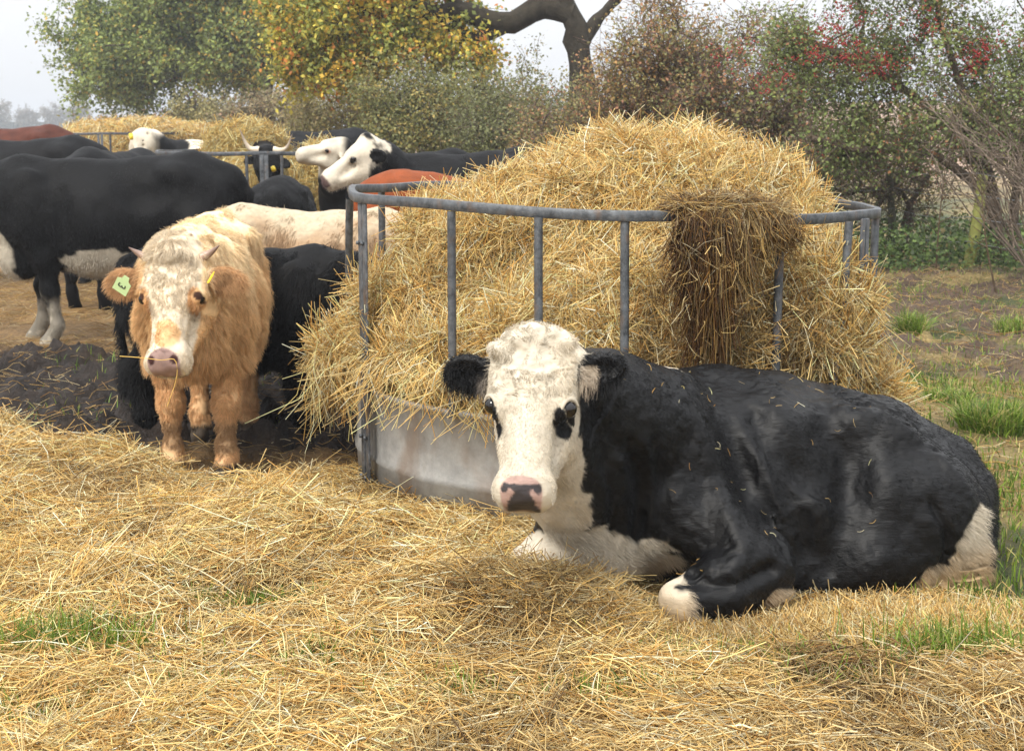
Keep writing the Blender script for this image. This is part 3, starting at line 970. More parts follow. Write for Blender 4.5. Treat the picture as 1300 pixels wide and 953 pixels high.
    bl = np.minimum(np.sqrt(((hl[:, 0] - .530) / .026) ** 2 + (ah / .050) ** 2), np.minimum(ah / (.026 + .6 * np.abs(hl[:, 0] - .492)) + 3 * (hl[:, 0] < .468), np.abs(hl[:, 0] - (.480 - .34 * (ah - .02))) / .0065 + 3 * (ah > .056))) + wob(.018, 39) * .5
    nost = np.minimum(*[np.sqrt(((hl[:, 0] - .480) / .011) ** 2 + ((hl[:, 1] - .049 * e) / .012) ** 2) for e in (-1, 1)])
    slate = np.array((.050, .044, .046))
    cols = lerp(cols, slate[None], (nz * np.maximum(sstep(1.1, .9, bl), sstep(1.15, .85, nost)))[:, None])
    mouth = sstep(.010, .004, np.abs(hl[:, 2] + .088 + .02 * (hl[:, 1] / .06) ** 2)) * (hl[:, 0] > .43) * inhead * (np.abs(hl[:, 1]) < .075)
    cols = lerp(cols, np.array(srgb(150, 108, 80)) * .5, (mouth * .8)[:, None])
    root = empty('cow', loc, 'black cow with a white face lying in the straw before the near feeder', 'cow')
    new_mesh('body', V, F4, M_HIDE, root, cols)
    place_eyes(root, Q, R, hs, np.zeros(3), v=.113, u=.215, w=-.032, r=.027)
    for e in (-1, 1):
        pts_ = [(.228, .098, -.006), (.208, .104, -.001), (.193, .117, -.006), (.192, .132, -.022), (.203, .142, -.040)]
        pth = smooth_path([Q + (np.array([a, b * e, c_]) * hs) @ R for a, b, c_ in pts_], 12)[None]
        v, f, _ = tubes(pth, (np.array([.003, .0055, .0065, .007, .007, .0075, .0075, .007, .007, .006, .005, .003]) * hs)[None], sides=8)
        new_mesh('eyelid', v, f, M_SKIN, root, np.tile(CREAM * .95, (len(v), 1)))
    # coat
    above = V[F4].mean(1)[:, 2] > -.02
    fw = above.astype(float)
    p, nn, fi, w = sample_surface(V, F4, N, 230000, fw)
    c = sum(w[i] * cols[F4[fi, i]] for i in range(4))
    hlp = local_head(p, Q, R, hs)
    face = (np.abs(hlp[:, 1]) < .30) & (hlp[:, 0] > -.12) & (hlp[:, 0] < .6) & (hlp[:, 2] > -.26) & (hlp[:, 2] < .2)
    muz = face & (hlp[:, 0] > .445) & (np.abs(hlp[:, 1]) < .085) & (hlp[:, 2] > -.11)
    eyez = face & (((hlp[:, 0] - .214) / .026) ** 2 + ((np.abs(hlp[:, 1]) - .12) / .03) ** 2 < 1)
    keep = ~(muz | eyez) & (face | (c[:, 0] > .05) | (RNG.random(len(p)) < .40))
    p, nn, c, hlp, face = p[keep], nn[keep], c[keep], hlp[keep], face[keep]
    lie = np.array([1.0, -.1, -.55])
    lieh = R[0] * .8
    flow = np.where(face[:, None], lieh[None], lie[None])
    swirl = np.stack([fbm(p, .09, s_, 2) - .5 for s_ in (71, 72, 73)], -1) * 3.0
    top = face & (hlp[:, 0] < .20) & (np.abs(hlp[:, 1]) < .125)
    ear = ear_mask(hlp, ears, 1.15)
    curl = np.stack([fbm(p, .022, s_, 1) - .5 for s_ in (74, 75, 76)], -1) * 4.5
    d = nn * np.where(face, .42, .20)[:, None] + flow * .8 + swirl * np.where(face, .25, .40)[:, None] + RNG.normal(0, .12, p.shape)
    d = np.where(top[:, None], nn * .75 + curl + flow * .35, d)
    d = np.where(ear[:, None], nn * .6 + lieh * .3 + RNG.normal(0, .25, p.shape) + np.sign(hlp[:, 1:2]) * R[1] * .6, d)
    Lh = np.where(face, .008, .011) * RNG.uniform(.6, 1.3, len(p))
    Lh = np.where(top, .016 * RNG.uniform(.6, 1.2, len(p)), Lh)
    Lh = np.where(ear, .016 * RNG.uniform(.5, 1.5, len(p)), Lh)
    belly = (p[:, 2] < .28) & ~face & (c[:, 0] > .1)
    Lh = np.where(belly, .03 * RNG.uniform(.5, 1.2, len(p)), Lh)
    shade = RNG.uniform(.75, 1.25, (len(p), 1))
    fur('coat', root, p - nn * .001, d, Lh, np.clip(c * shade, 0, .9), rad=.00065, droop=.15, curl=.10)
    # long lashes of hair off the ears
    er = ear_mask(hlp, ears) & (hlp[:, 0] > .09)
    ii = np.nonzero(er)[0]
    ii = RNG.choice(ii, min(900, len(ii)))
    fur('ear_fringe', root, p[ii], nn[ii] * .4 + R[0] * 1.0 + RNG.normal(0, .2, (len(ii), 3)), .032 * RNG.uniform(.5, 1.3, len(ii)), np.clip(c[ii] * .9, 0, .9), rad=.0008, droop=.3, curl=.1)
    return root, V + loc, F4, N
cow_root, cow_V, cow_F, cow_N = lying_cow()

# bits of chaff on her back
m = (cow_N[:, 2] > .25) & (cow_V[:, 0] > .3) & (cow_V[:, 0] < 1.2)
ii = RNG.choice(np.nonzero(m)[0], 110)
v, f, c = stalks(cow_V[ii] + cow_N[ii] * .008, cow_N[ii], RNG.uniform(.008, .035, len(ii)), np.full(len(ii), .0009), RNG.normal(size=(len(ii), 3)), 1.5, lift=.15, sag=.003, height=.004)
tag(new_mesh('chaff', v, f, M_STRAW, None, c), 'scraps of chaff lying on the back of the lying black cow', 'chaff', kind='stuff')

# ------------------------------------------------------------------ tan calf with small horns facing the camera
def tan_calf():
    loc = np.array([-1.375, 6.36, 0.02]); yaw = math.radians(-86)
    H = .80
    head, hs = head_of((221, 312), 5.72, (206, 458), 5.50, (-.10, -.93, .38), loc, yaw)
    hs *= 1.03
    ears = {-1: dict(root=(.11, -.118, -.08), dir=(.10, -1.0, -.10), face=(.5, -.25, 1), len=.165, wid=.056),
            1: dict(root=(.11, .118, -.08), dir=(.06, 1.0, -.22), face=(.55, .25, 1), len=.145, wid=.052)}
    fd, fr = cow_field(H, .92, .92, head, ears, neck_r=(.27, .19), shag=.003, tuft=.02, hs=hs, splay=(.0, .10, 0.02, -.05), neck_from=(.50, 0, 1.06))
    fd.ell(np.array([.30, 0, 1.06]) * H, np.array([.22, .17, .13]) * H, None, .1)
    fd.ell(np.array([.62, 0, .74]) * H, np.array([.12, .12, .16]) * H, None, .1)
    Q, R, _ = fr
    tan = np.array(srgb(242, 202, 150)) * .86; pale = np.array(srgb(250, 224, 182)) * .84; red = np.array(srgb(232, 188, 140)) * .86
    facew = np.array(srgb(244, 228, 202)) * .80
    def colf(V, N):
        c = lerp(tan[None], pale[None], sstep(.72, 1.02, V[:, 2] + (fbm(V, .15, 1, 2) - .5) * .35)[:, None])
        c = lerp(c, red[None], (sstep(.62, .35, V[:, 2] + (fbm(V, .12, 2, 2) - .5) * .3) * .8)[:, None])
        knee = sstep(1.2, .7, np.abs(V[:, 2] - .17) / .06 + (fbm(V, .05, 4, 2) - .5)) * (V[:, 0] > .15)
        c = lerp(c, np.array(srgb(96, 70, 54))[None] * .5, (knee * .55)[:, None])
        h = local_head(V, Q, R, hs)
        inh = (h[:, 0] > -.1) & (h[:, 0] < .6) & (h[:, 2] > -.26) & (np.abs(h[:, 1]) < .36)
        core = inh & (np.abs(h[:, 1]) < .128)
        b = blob(h, (.22, 0, -.02), (.37, .124, .15), .12, 5, .03)
        m = sstep(1.05, .95, b) * core
        c = lerp(c, facew[None] * (.88 + .2 * fbm(h, .05, 6, 2))[:, None], m[:, None])
        mz = sstep(.40, .44, h[:, 0]) * inh * (np.abs(h[:, 1]) < .12) * (h[:, 0] < .56) * (h[:, 2] > -.17)
        c = lerp(c, facew[None], mz[:, None])
        sp = sstep(1.1, .9, np.sqrt(((h[:, 0] - .375) / .062) ** 2 + ((h[:, 1] - .006) / .052) ** 2) + (fbm(h, .03, 8, 2) - .5) * .4) * core * (h[:, 2] > -.09)
        c = lerp(c, np.array(srgb(230, 188, 138))[None] * .85, sp[:, None])
        for e in (-1, 1):
            es = sstep(1.1, .9, np.sqrt(((h[:, 0] - .235) / .058) ** 2 + ((h[:, 1] * e - .106) / .028) ** 2)) * core * (h[:, 2] > -.11)
            c = lerp(c, np.array(srgb(220, 172, 122))[None] * .82, es[:, None])
        ear = ear_mask(h, ears)
        c = lerp(c, np.array(srgb(216, 172, 126))[None] * .80, (ear * .9)[:, None])
        for e in (-1, 1):
            lid = sstep(1.15, .9, np.sqrt(((h[:, 0] - .214) / .017) ** 2 + ((h[:, 1] * e - .118) / .016) ** 2)) * inh * (h[:, 2] > -.085)
            c = lerp(c, np.array(srgb(90, 58, 44))[None] * .5, lid[:, None])
        c = lerp(c, np.array(srgb(92, 80, 68))[None] * .6, (sstep(.065, .045, V[:, 2]))[:, None])
        nz = sstep(1.08, .95, np.sqrt(((h[:, 0] - .492) / .055) ** 2 + (h[:, 1] / .066) ** 2)) * inh * (h[:, 2] > -.085)
        c = lerp(c, np.array(srgb(186, 156, 148))[None] * .7, nz[:, None])
        no = np.minimum(*[np.sqrt(((h[:, 0] - .480) / .018) ** 2 + ((h[:, 1] - .047 * e) / .016) ** 2) for e in (-1, 1)])
        c = lerp(c, np.array(srgb(96, 62, 60))[None] * .5, (nz * sstep(1.1, .8, no))[:, None])
        mo = sstep(.010, .004, np.abs(h[:, 2] + .092 + .02 * (h[:, 1] / .06) ** 2)) * (h[:, 0] > .43) * inh * (np.abs(h[:, 1]) < .075)
        c = lerp(c, np.array(srgb(140, 96, 70))[None] * .5, (mo * .8)[:, None])
        return c
    root, body, V, F4, N, cols = finish_cow('calf', 'fluffy tan calf with stubby horns and a pale face, standing and looking at the camera', 'calf', fd, fr, loc, yaw, .0075, colf, M_SKIN, rough_amp=.009, rough_scale=.05, eyes=False)
    place_eyes(root, Q, R, hs, np.zeros(3), v=.113, u=.214, w=-.034, r=.023)
    p, nn, fi, w = sample_surface(V, F4, N, 230000)
    c = sum(w[i] * cols[F4[fi, i]] for i in range(4))
    h = local_head(p, Q, R, hs)
    face = (np.abs(h[:, 1]) < .36) & (h[:, 0] > -.10) & (h[:, 0] < .56) & (h[:, 2] > -.20)
    muz = face & (h[:, 0] > .455) & (np.abs(h[:, 1]) < .07) & (h[:, 2] > -.10)
    eyez = face & (((h[:, 0] - .214) / .030) ** 2 + ((np.abs(h[:, 1]) - .12) / .03) ** 2 < 1)
    keep = ~(muz | eyez) & (p[:, 2] > .03)
    p, nn, c, h, face = p[keep], nn[keep], c[keep], h[keep], face[keep]
    swirl = np.stack([fbm(p, .07, s_, 2) - .5 for s_ in (81, 82, 83)], -1) * 4
    clump = np.stack([vnoise(p, .018, s_) - .5 for s_ in (84, 85, 86)], -1) * 1.1
    d = nn * .60 + np.array([-.15, 0, -.75]) + swirl * .45 + clump + RNG.normal(0, .10, p.shape)
    d = np.where(face[:, None], nn * .45 + R[0] * .5 + clump * 1.3 + swirl * .4 + RNG.normal(0, .1, p.shape), d)
    ear = ear_mask(h, ears, 1.15)
    d = np.where(ear[:, None], nn * .6 + R[0] * .4 + np.sign(h[:, 1:2]) * R[1] * .6 + RNG.normal(0, .2, p.shape), d)
    L = np.where(face, .016, .040) * RNG.uniform(.5, 1.25, len(p))
    L = np.where(ear, .032 * RNG.uniform(.5, 1.2, len(p)), L)
    L = np.where(face & (h[:, 0] > .28), L * .45, L)
    L = np.where(p[:, 2] < .45, L * .42, L)
    L = np.where(face & (h[:, 0] < .05) & (np.abs(h[:, 1]) < .12), .045, L)
    shade = RNG.uniform(.72, 1.22, (len(p), 1)) * (0.88 + .24 * vnoise(p, .02, 90))[:, None]
    fur('coat', root, p - nn * .001, d, L, np.clip(c * shade, 0, .9), rad=.0010, droop=.30, curl=.12, mat=M_WOOLFUR)
    # horns
    for e in (-1, 1):
        def LL(u, v_, w_): return Q + (np.array([u, v_, w_]) * hs) @ R
        horn_mesh(root, [LL(.045, .095 * e, -.03), LL(.028, .142 * e, -.02), LL(.004, .188 * e, .003)], .023 * hs, srgb(190, 160, 140), srgb(104, 84, 76))
    # ear tags
    def tagmesh(name, mat, c, ux, uy, sx, sy, label, nd):
        ux, uy = norm(ux), norm(uy)
        n_ = np.cross(ux, uy)
        prof = [(-.35, 1.0), (.35, 1.0), (.5, .55), (1.0, .35), (1.0, -1.0), (-1.0, -1.0), (-1.0, .35), (-.5, .55)]
        pts = np.array([c + ux * a * sx + uy * b * sy for a, b in prof])
        import bmesh
        bm = bmesh.new()
        lo_ = [bm.verts.new(q - n_ * .0012) for q in pts]; hi_ = [bm.verts.new(q + n_ * .0012) for q in pts]
        bm.faces.new(hi_); bm.faces.new(lo_[::-1])
        for i in range(8):
            bm.faces.new([lo_[i], lo_[(i + 1) % 8], hi_[(i + 1) % 8], hi_[i]])
        me = bpy.data.meshes.new(name); bm.to_mesh(me); bm.free(); me.materials.append(mat)
        o = bpy.data.objects.new(name, me); COL.objects.link(o); o.parent = root; o['label'] = label
        return o, n_
    def LP(px, py, Y): return inv_pt(P(px, py, Y), loc, yaw)
    ea = inv_dir(np.array([.82, 0, -.57]), yaw); eb = inv_dir(np.array([.50, -.25, .80]), yaw)
    cg = LP(156, 361, 5.52)
    o, n_ = tagmesh('ear_tag', M_TAG_G, cg, ea, eb, .031, .038, 'pale green ear tag with a black figure, in the ear at the left', 0)
    # the figure on the tag, turned on its side
    th = np.linspace(-.75 * np.pi, .5 * np.pi, 12)
    arc1 = np.stack([np.cos(th) * .45, np.sin(th) * .45 + .45], 1); arc2 = np.stack([np.cos(-th[::-1]) * .5, np.sin(-th[::-1]) * .5 - .48], 1)
    fig = np.concatenate([arc1[::-1], arc2[::-1]]) if False else np.concatenate([np.stack([np.cos(np.linspace(2.6, -1.57, 12)) * .42, np.sin(np.linspace(2.6, -1.57, 12)) * .42 + .42], 1), np.stack([np.cos(np.linspace(1.57, -2.6, 12)) * .48, np.sin(np.linspace(1.57, -2.6, 12)) * .48 - .48], 1)])
    exx, eyy = norm(eb) * -1, norm(ea)
    sgn = 1 if (n_ @ inv_dir(np.array([0, -1., 0]), yaw)) > 0 else -1
    pth = np.array([cg - norm(eb) * .006 + exx * a * .016 + eyy * b * .016 + n_ * sgn * .0022 for a, b in fig])[None]
    v, f, _ = tubes(pth, np.full((1, pth.shape[1]), .0022), sides=5)
    g = new_mesh('tag_figure', v, f, M_INK, o)
    cy = LP(268, 352, 5.56)
    tagmesh('ear_tag', M_TAG_Y, cy, inv_dir(np.array([.5, -.8, .1]), yaw), inv_dir(np.array([.5, 0, .85]), yaw), .011, .026, 'small yellow ear tag in the ear at the right', 0)
    return root, loc, yaw
calf_root, calf_loc, calf_yaw = tan_calf()
pts = [P(152, 452, 5.43), P(180, 454, 5.41), P(205, 457, 5.41), P(221, 456, 5.41), P(225, 470, 5.41), P(222, 488, 5.41), P(216, 505, 5.41), P(212, 516, 5.41)]
v, f, c = tubes(smooth_path(pts, 22)[None], np.full((1, 22), .0014), sides=5, cols=np.array([srgb(238, 200, 110)]))
tag(new_mesh('straw_stalk', v, f, M_STRAW, None, c), 'single bent straw stalk held in the mouth of the tan calf', 'straw stalk')

# ------------------------------------------------------------------ the other cattle
def fluff(root, V, F4, N, cols, n, L, down=.7, rad=.0014, out=.5, curl=.1, mat=None, sw=.4):
    p, nn, fi, w = sample_surface(V, F4, N, n)
    c = sum(w[i] * cols[F4[fi, i]] for i in range(4))
    k = p[:, 2] > .05
    p, nn, c = p[k], nn[k], c[k]
    swirl = np.stack([fbm(p, .09, s_, 2) - .5 for s_ in (91, 92, 93)], -1) * 3
    d = nn * out + np.array([-.2, 0, -down]) + swirl * sw + RNG.normal(0, .12, p.shape)
    fur('coat', root, p - nn * .001, d, L * RNG.uniform(.5, 1.3, len(p)), np.clip(c * RNG.uniform(.75, 1.25, (len(p), 1)), 0, .9), rad=rad, droop=.25, curl=curl, mat=mat or M_WOOLFUR)

def plain(col, var=.2):
    col = np.array(col)
    return lambda V, N: col[None] * (1 - var / 2 + var * fbm(V, .2, 7, 3))[:, None]

def place_x(px, Y): return float(P(px, 300, Y)[0])

# black calf broadside behind the tan one, head in the feeder
loc = np.array([place_x(296, 6.85), 6.95, 0.0]); yaw = math.radians(-6)
Qh, Nh = inv_pt((-.55, 6.75, .82), loc, yaw), inv_pt((-.30, 6.72, .55), loc, yaw)
fd, fr = cow_field(.70, 1.05, 1.05, (Qh, Nh, inv_dir(np.array([.6, 0, .8]), yaw)), hs=.72, neck_r=(.26, .19), shag=.02)
root, body, V, F4, N, cols = finish_cow('calf', 'fluffy black calf standing sideways behind the tan calf with its head in the near feeder', 'calf', fd, fr, loc, yaw, .011, plain(BLACK * 1.0), M_SKIN)
fluff(root, V, F4, N, cols, 70000, .035, rad=.0013, mat=M_FUR)

# cream bullock beyond it
loc = np.array([place_x(392, 7.75), 7.85, 0.0]); yaw = math.radians(-5)
Qh, Nh = inv_pt((-.38, 7.75, .93), loc, yaw), inv_pt((-.10, 7.72, .62), loc, yaw)
fd, fr = cow_field(.80, .95, 1.08, (Qh, Nh, inv_dir(np.array([.6, 0, .8]), yaw)), hs=.8, neck_r=(.25, .18), shag=.015)
cr_ = np.array(srgb(240, 220, 188)) * .52; br_ = np.array(srgb(206, 164, 122)) * .52
def colf(V, N):
    t = sstep(1.04, .86, V[:, 2] + (fbm(V, .14, 3, 3) - .5) * .34)
    return lerp(cr_[None], br_[None], (t * .75)[:, None])
root, body, V, F4, N, cols = finish_cow('bullock', 'pale cream bullock with a woolly back, standing behind the black calf', 'bullock', fd, fr, loc, yaw, .012, colf, M_SKIN)
fluff(root, V, F4, N, cols, 90000, .026, rad=.0015, out=.4)

# big black cow at the left, broadside, its head out of the frame
loc = np.array([-2.80, 9.95, 0.0]); yaw = math.radians(180)
Qh, Nh = np.array([1.25, .05, 1.15]), np.array([1.60, .05, .80])
fd, fr = cow_field(.985, 1.18, .98, (Qh, Nh, np.array([.7, 0, .7])), hs=1.0, splay=(.05, -.12, .03, -.1))
fd.ell((.62, .05, .60), (.16, .13, .16), None, .08)
bw = CREAM * .8
def colf(V, N):
    c = np.tile(BLACK * .9, (len(V), 1)) * (.6 + .8 * fbm(V, .12, 3, 3))[:, None]
    wb = (fbm(V, .09, 11, 3) - .5)
    m = sstep(1.05, .95, blob(V, (.86, .0, .62), (.28, .30, .30)) + wb * .5)
    m = np.maximum(m, sstep(1.05, .95, blob(V, (.02, .1, .56), (.30, .4, .13)) + wb * .6))
    m = np.maximum(m, sstep(1.05, .95, blob(V, (.54, 0, 1.39), (.26, .08, .065)) + wb * .9))
    m = np.maximum(m, sstep(.36, .24, V[:, 2] + wb * .35) * (V[:, 0] > 0) * (.45 + .3 * (wb > 0)))
    return lerp(c, bw[None], m[:, None])
root, body, V, F4, N, cols = finish_cow('cow', 'big black cow standing side on behind the tan calf, white patch on its belly', 'cow', fd, fr, loc, yaw, .012, colf, M_HIDE_SOFT, rough_amp=.006, rough_scale=.08)
fluff(root, V, F4, N, cols, 60000, .014, rad=.0012, out=.35, mat=M_FUR)

# red-brown beast at the back of the near feeder
loc = np.array([place_x(585, 9.0), 9.1, 0.0]); yaw = math.radians(10)
Qh, Nh = np.array([.85, -.15, .95]), np.array([1.15, -.25, .65])
fd, fr = cow_field(.90, .95, 1.05, (Qh, Nh, np.array([.7, 0, .7])), hs=.85)
fd.ell((-.32, 0, 1.06), (.30, .22, .14), None, .1)
root, body, V, F4, N, cols = finish_cow('cow', 'red-brown cow with a rounded rump seen just behind the near feeder rail', 'cow', fd, fr, loc, yaw, .014, plain(np.array(srgb(164, 84, 42)) * .58, .35), M_HIDE_SOFT)
fluff(root, V, F4, N, cols, 30000, .012, rad=.0014, out=.3)

# black cow with a white face in profile
loc = np.array([place_x(585, 10.4) - .05, 10.5, 0.0]); yaw = math.radians(180)
head, hs = head_of((468, 176), 10.25, (404, 226), 10.15, (-.62, -.18, .72), loc, yaw)
hs *= .96
ears = {-1: dict(root=(.07, -.105, -.09), dir=(-.10, -1.0, -.25), face=(.6, -.2, 1)), 1: dict(root=(.07, .100, -.10), dir=(-.35, .75, -.45), face=(.7, .5, .3), len=.16, wid=.055)}
fd, fr = cow_field(1.0, 1.0, 1.0, head, ears, hs=hs, tuft=.05, neck_r=(.24, .16), neck_from=(.52, 0, 1.08))
Qw, Rw, _ = fr
def colf(V, N):
    c = np.tile(BLACK * 1.3, (len(V), 1))
    h = local_head(V, Qw, Rw, hs)
    inh = (h[:, 0] > -.15) & (h[:, 0] < .62) & (h[:, 2] > -.30) & (np.abs(h[:, 1]) < .34)
    m = sstep(1.04, .96, blob(h, (.26, 0, -.10), (.38, .17, .21), .08, 5, .04)) * inh
    ear = ear_mask(h, ears)
    m = np.where(ear, 0, m)
    c = lerp(c, CREAM[None], m[:, None])
    for e in (-1, 1):
        es = sstep(1.1, .9, np.sqrt(((h[:, 0] - .222) / .028) ** 2 + ((h[:, 2] + .045) / .022) ** 2)) * inh * (h[:, 1] * e > .05)
        c = lerp(c, BLACK[None], es[:, None])
    nz = sstep(.475, .49, h[:, 0]) * inh * (h[:, 2] > -.10)
    c = lerp(c, np.array(srgb(120, 96, 92))[None] * .6, nz[:, None])
    return c
root, body, V, F4, N, cols = finish_cow('cow', 'black cow with a white face in profile, nose to the left, behind the near feeder', 'cow', fd, fr, loc, yaw, .012, colf, M_HIDE_SOFT)
fluff(root, V, F4, N, cols, 35000, .014, rad=.0013, out=.4, mat=M_FUR)

# small black beast seen from behind, between the big cow and the white-faced one
loc = np.array([place_x(357, 10.9), 10.9, 0.0]); yaw = math.radians(96)
fd, fr = cow_field(.84, .9, 1.05, (np.array([.95, 0, .9]), np.array([1.2, 0, .55]), np.array([.7, 0, .7])), hs=.8)
root, body, V, F4, N, cols = finish_cow('calf', 'young black beast seen from behind, its rounded rump under the horned cow', 'calf', fd, fr, loc, yaw, .015, plain(BLACK * 1.2, .4), M_HIDE_SOFT)
fluff(root, V, F4, N, cols, 20000, .016, rad=.0015, out=.4, mat=M_FUR)

# horned black cow looking over the second feeder
loc = np.array([place_x(345, 16.3), 16.2, 0.0]); yaw = math.radians(-92)
head, hs = head_of((338, 188), 13.75, (338, 245), 13.6, (0, -.95, .3), loc, yaw)
hs = .92
ears = {-1: dict(root=(.08, -.105, -.085), dir=(.25, -1.0, -.1), face=(.3, -.2, 1)), 1: dict(root=(.10, .095, -.05), dir=(.55, .8, .1), face=(.0, .2, 1), len=.17, wid=.06)}
fd, fr = cow_field(1.02, 1.0, 1.0, head, ears, hs=hs, tuft=.02)
root, body, V, F4, N, cols = finish_cow('cow', 'black cow with long upswept pale horns and a yellow ear tag at the second feeder', 'cow', fd, fr, loc, yaw, .018, plain(BLACK * 1.3), M_HIDE_SOFT)
def LH(px, py, Y): return inv_pt(P(px, py, Y), loc, yaw)
for pts in ([(329, 190), (318, 189), (311, 180), (304, 163)], [(347, 190), (357, 191), (365, 186), (371, 170)]):
    horn_mesh(root, [LH(a, b, 13.72) for a, b in pts], .032, srgb(222, 206, 180), srgb(120, 104, 92))
v, f, _ = tubes(np.array([[LH(346, 212, 13.45), LH(348, 217, 13.43)]]), np.array([[.022, .024]]), sides=6, cap=True)
new_mesh('ear_tag', v, f, M_TAG_Y, root)

# further cattle
def bg_cow(px, Y, yawd, H, label, colf, lx=1.0, head=None, hs=1.0, ears=None, vox=.022, name='cow', mat=None, neck_r=(.25, .15), cat='cow'):
    loc = np.array([place_x(px, Y), Y, 0.0]); yaw = math.radians(yawd)
    if head is None:
        hd = (np.array([1.12 * H, 0, 1.0 * H]), np.array([1.42 * H, 0, .62 * H]), np.array([.7, 0, .7])); hh = hs
    else:
        hd, hh = head_of(*head, loc, yaw)
    fd, fr = cow_field(H, lx, 1.0, hd, ears, hs=hh, neck_r=neck_r)
    cf = colf if not callable(colf) or colf.__code__.co_argcount == 2 else (lambda V, N: colf(V, N, fr))
    return finish_cow(name, label, cat, fd, fr, loc, yaw, vox, cf, mat or M_HIDE_SOFT, rough_amp=.008, rough_scale=.1)

bg_cow(30, 13.8, 183, 1.05, 'black cow whose back shows above the big black cow at the far left', plain(BLACK * 1.5, .5))
bg_cow(150, 12.3, 80, .985, 'black cow seen from behind, its hips above the back of the big cow', plain(BLACK * 1.5, .5), lx=1.0)
def pied(V, N):
    c = np.tile(BLACK * 1.3, (len(V), 1)); wb = fbm(V, .16, 9, 3) - .5
    m = sstep(1.05, .95, blob(V, (.05, 0, 1.1), (.16, .5, .40)) + wb * 1.2)
    m = np.maximum(m, sstep(1.05, .95, blob(V, (-.45, 0, 1.22), (.30, .5, .12)) + wb * 1.2))
    m = np.maximum(m, sstep(.40, .48, V[:, 0] + wb * .1))
    return lerp(c, CREAM[None], m[:, None])
r_ = bg_cow(268, 15.6, 176, 1.04, 'black and white cow with a white poll feeding beside the far straw heap', pied, head=((176, 168), 15.2, (170, 196), 15.0, (-.5, -.4, .7)))
v, f, _ = tubes(np.array([[P(166, 170, 14.98) , P(167, 177, 14.96)]]), np.array([[.022, .02]]), sides=6, cap=True)
inv = np.array([inv_pt(q, (place_x(268, 15.6), 15.6, 0), math.radians(176)) for q in v])
new_mesh('ear_tag', inv, f, M_TAG_Y, r_[0])
bg_cow(18, 19.5, 180, 1.13, 'reddish brown cow far off at the left edge', plain(np.array(srgb(110, 62, 48)) * .5, .5), vox=.03)
bg_cow(400, 19.0, 180, 1.10, 'dark cow whose flat back shows behind the horned cow and the white-headed one', plain(BLACK * 2.2, .3), vox=.03)
def whitehead(V, N, fr):
    c = np.tile(BLACK * 1.3, (len(V), 1))
    m = sstep(.44, .52, V[:, 0]) * sstep(1.02, 1.08, V[:, 2])
    c = lerp(c, CREAM[None] * .95, m[:, None])
    h = local_head(V, *fr)
    es = sstep(1.1, .8, np.sqrt(((h[:, 0] - .213) / .03) ** 2 + ((h[:, 2] + .045) / .026) ** 2)) * (np.abs(h[:, 1]) > .05) * (np.abs(h[:, 1]) < .16)
    return lerp(c, np.array(srgb(196, 140, 116))[None] * .7, es[:, None])
bg_cow(512, 13.3, 180, .96, 'white-headed cow resting its face on the second feeder rail', whitehead, head=((438, 177), 12.85, (377, 190), 12.75, (-.2, -.35, .9)), vox=.018)

# ------------------------------------------------------------------ ring feeders
def box_mesh(a, b, w, d, up=(0, 0, 1)):
    """Bar of rectangular section from a to b."""
    a, b = np.asarray(a, float), np.asarray(b, float)
    t = norm(b - a); s_ = norm(np.cross(t, np.asarray(up, float))); n_ = np.cross(s_, t)
    v = np.array([q + s_ * w / 2 * i + n_ * d / 2 * j for q in (a, b) for i, j in ((-1, -1), (1, -1), (1, 1), (-1, 1))])
    f = np.array([[0, 1, 5, 4], [1, 2, 6, 5], [2, 3, 7, 6], [3, 0, 4, 7], [3, 2, 1, 0], [4, 5, 6, 7]])
    return v, f

def bevel(o, w=.003):
    m = o.modifiers.new('bevel', 'BEVEL'); m.width = w; m.segments = 2; m.limit_method = 'ANGLE'

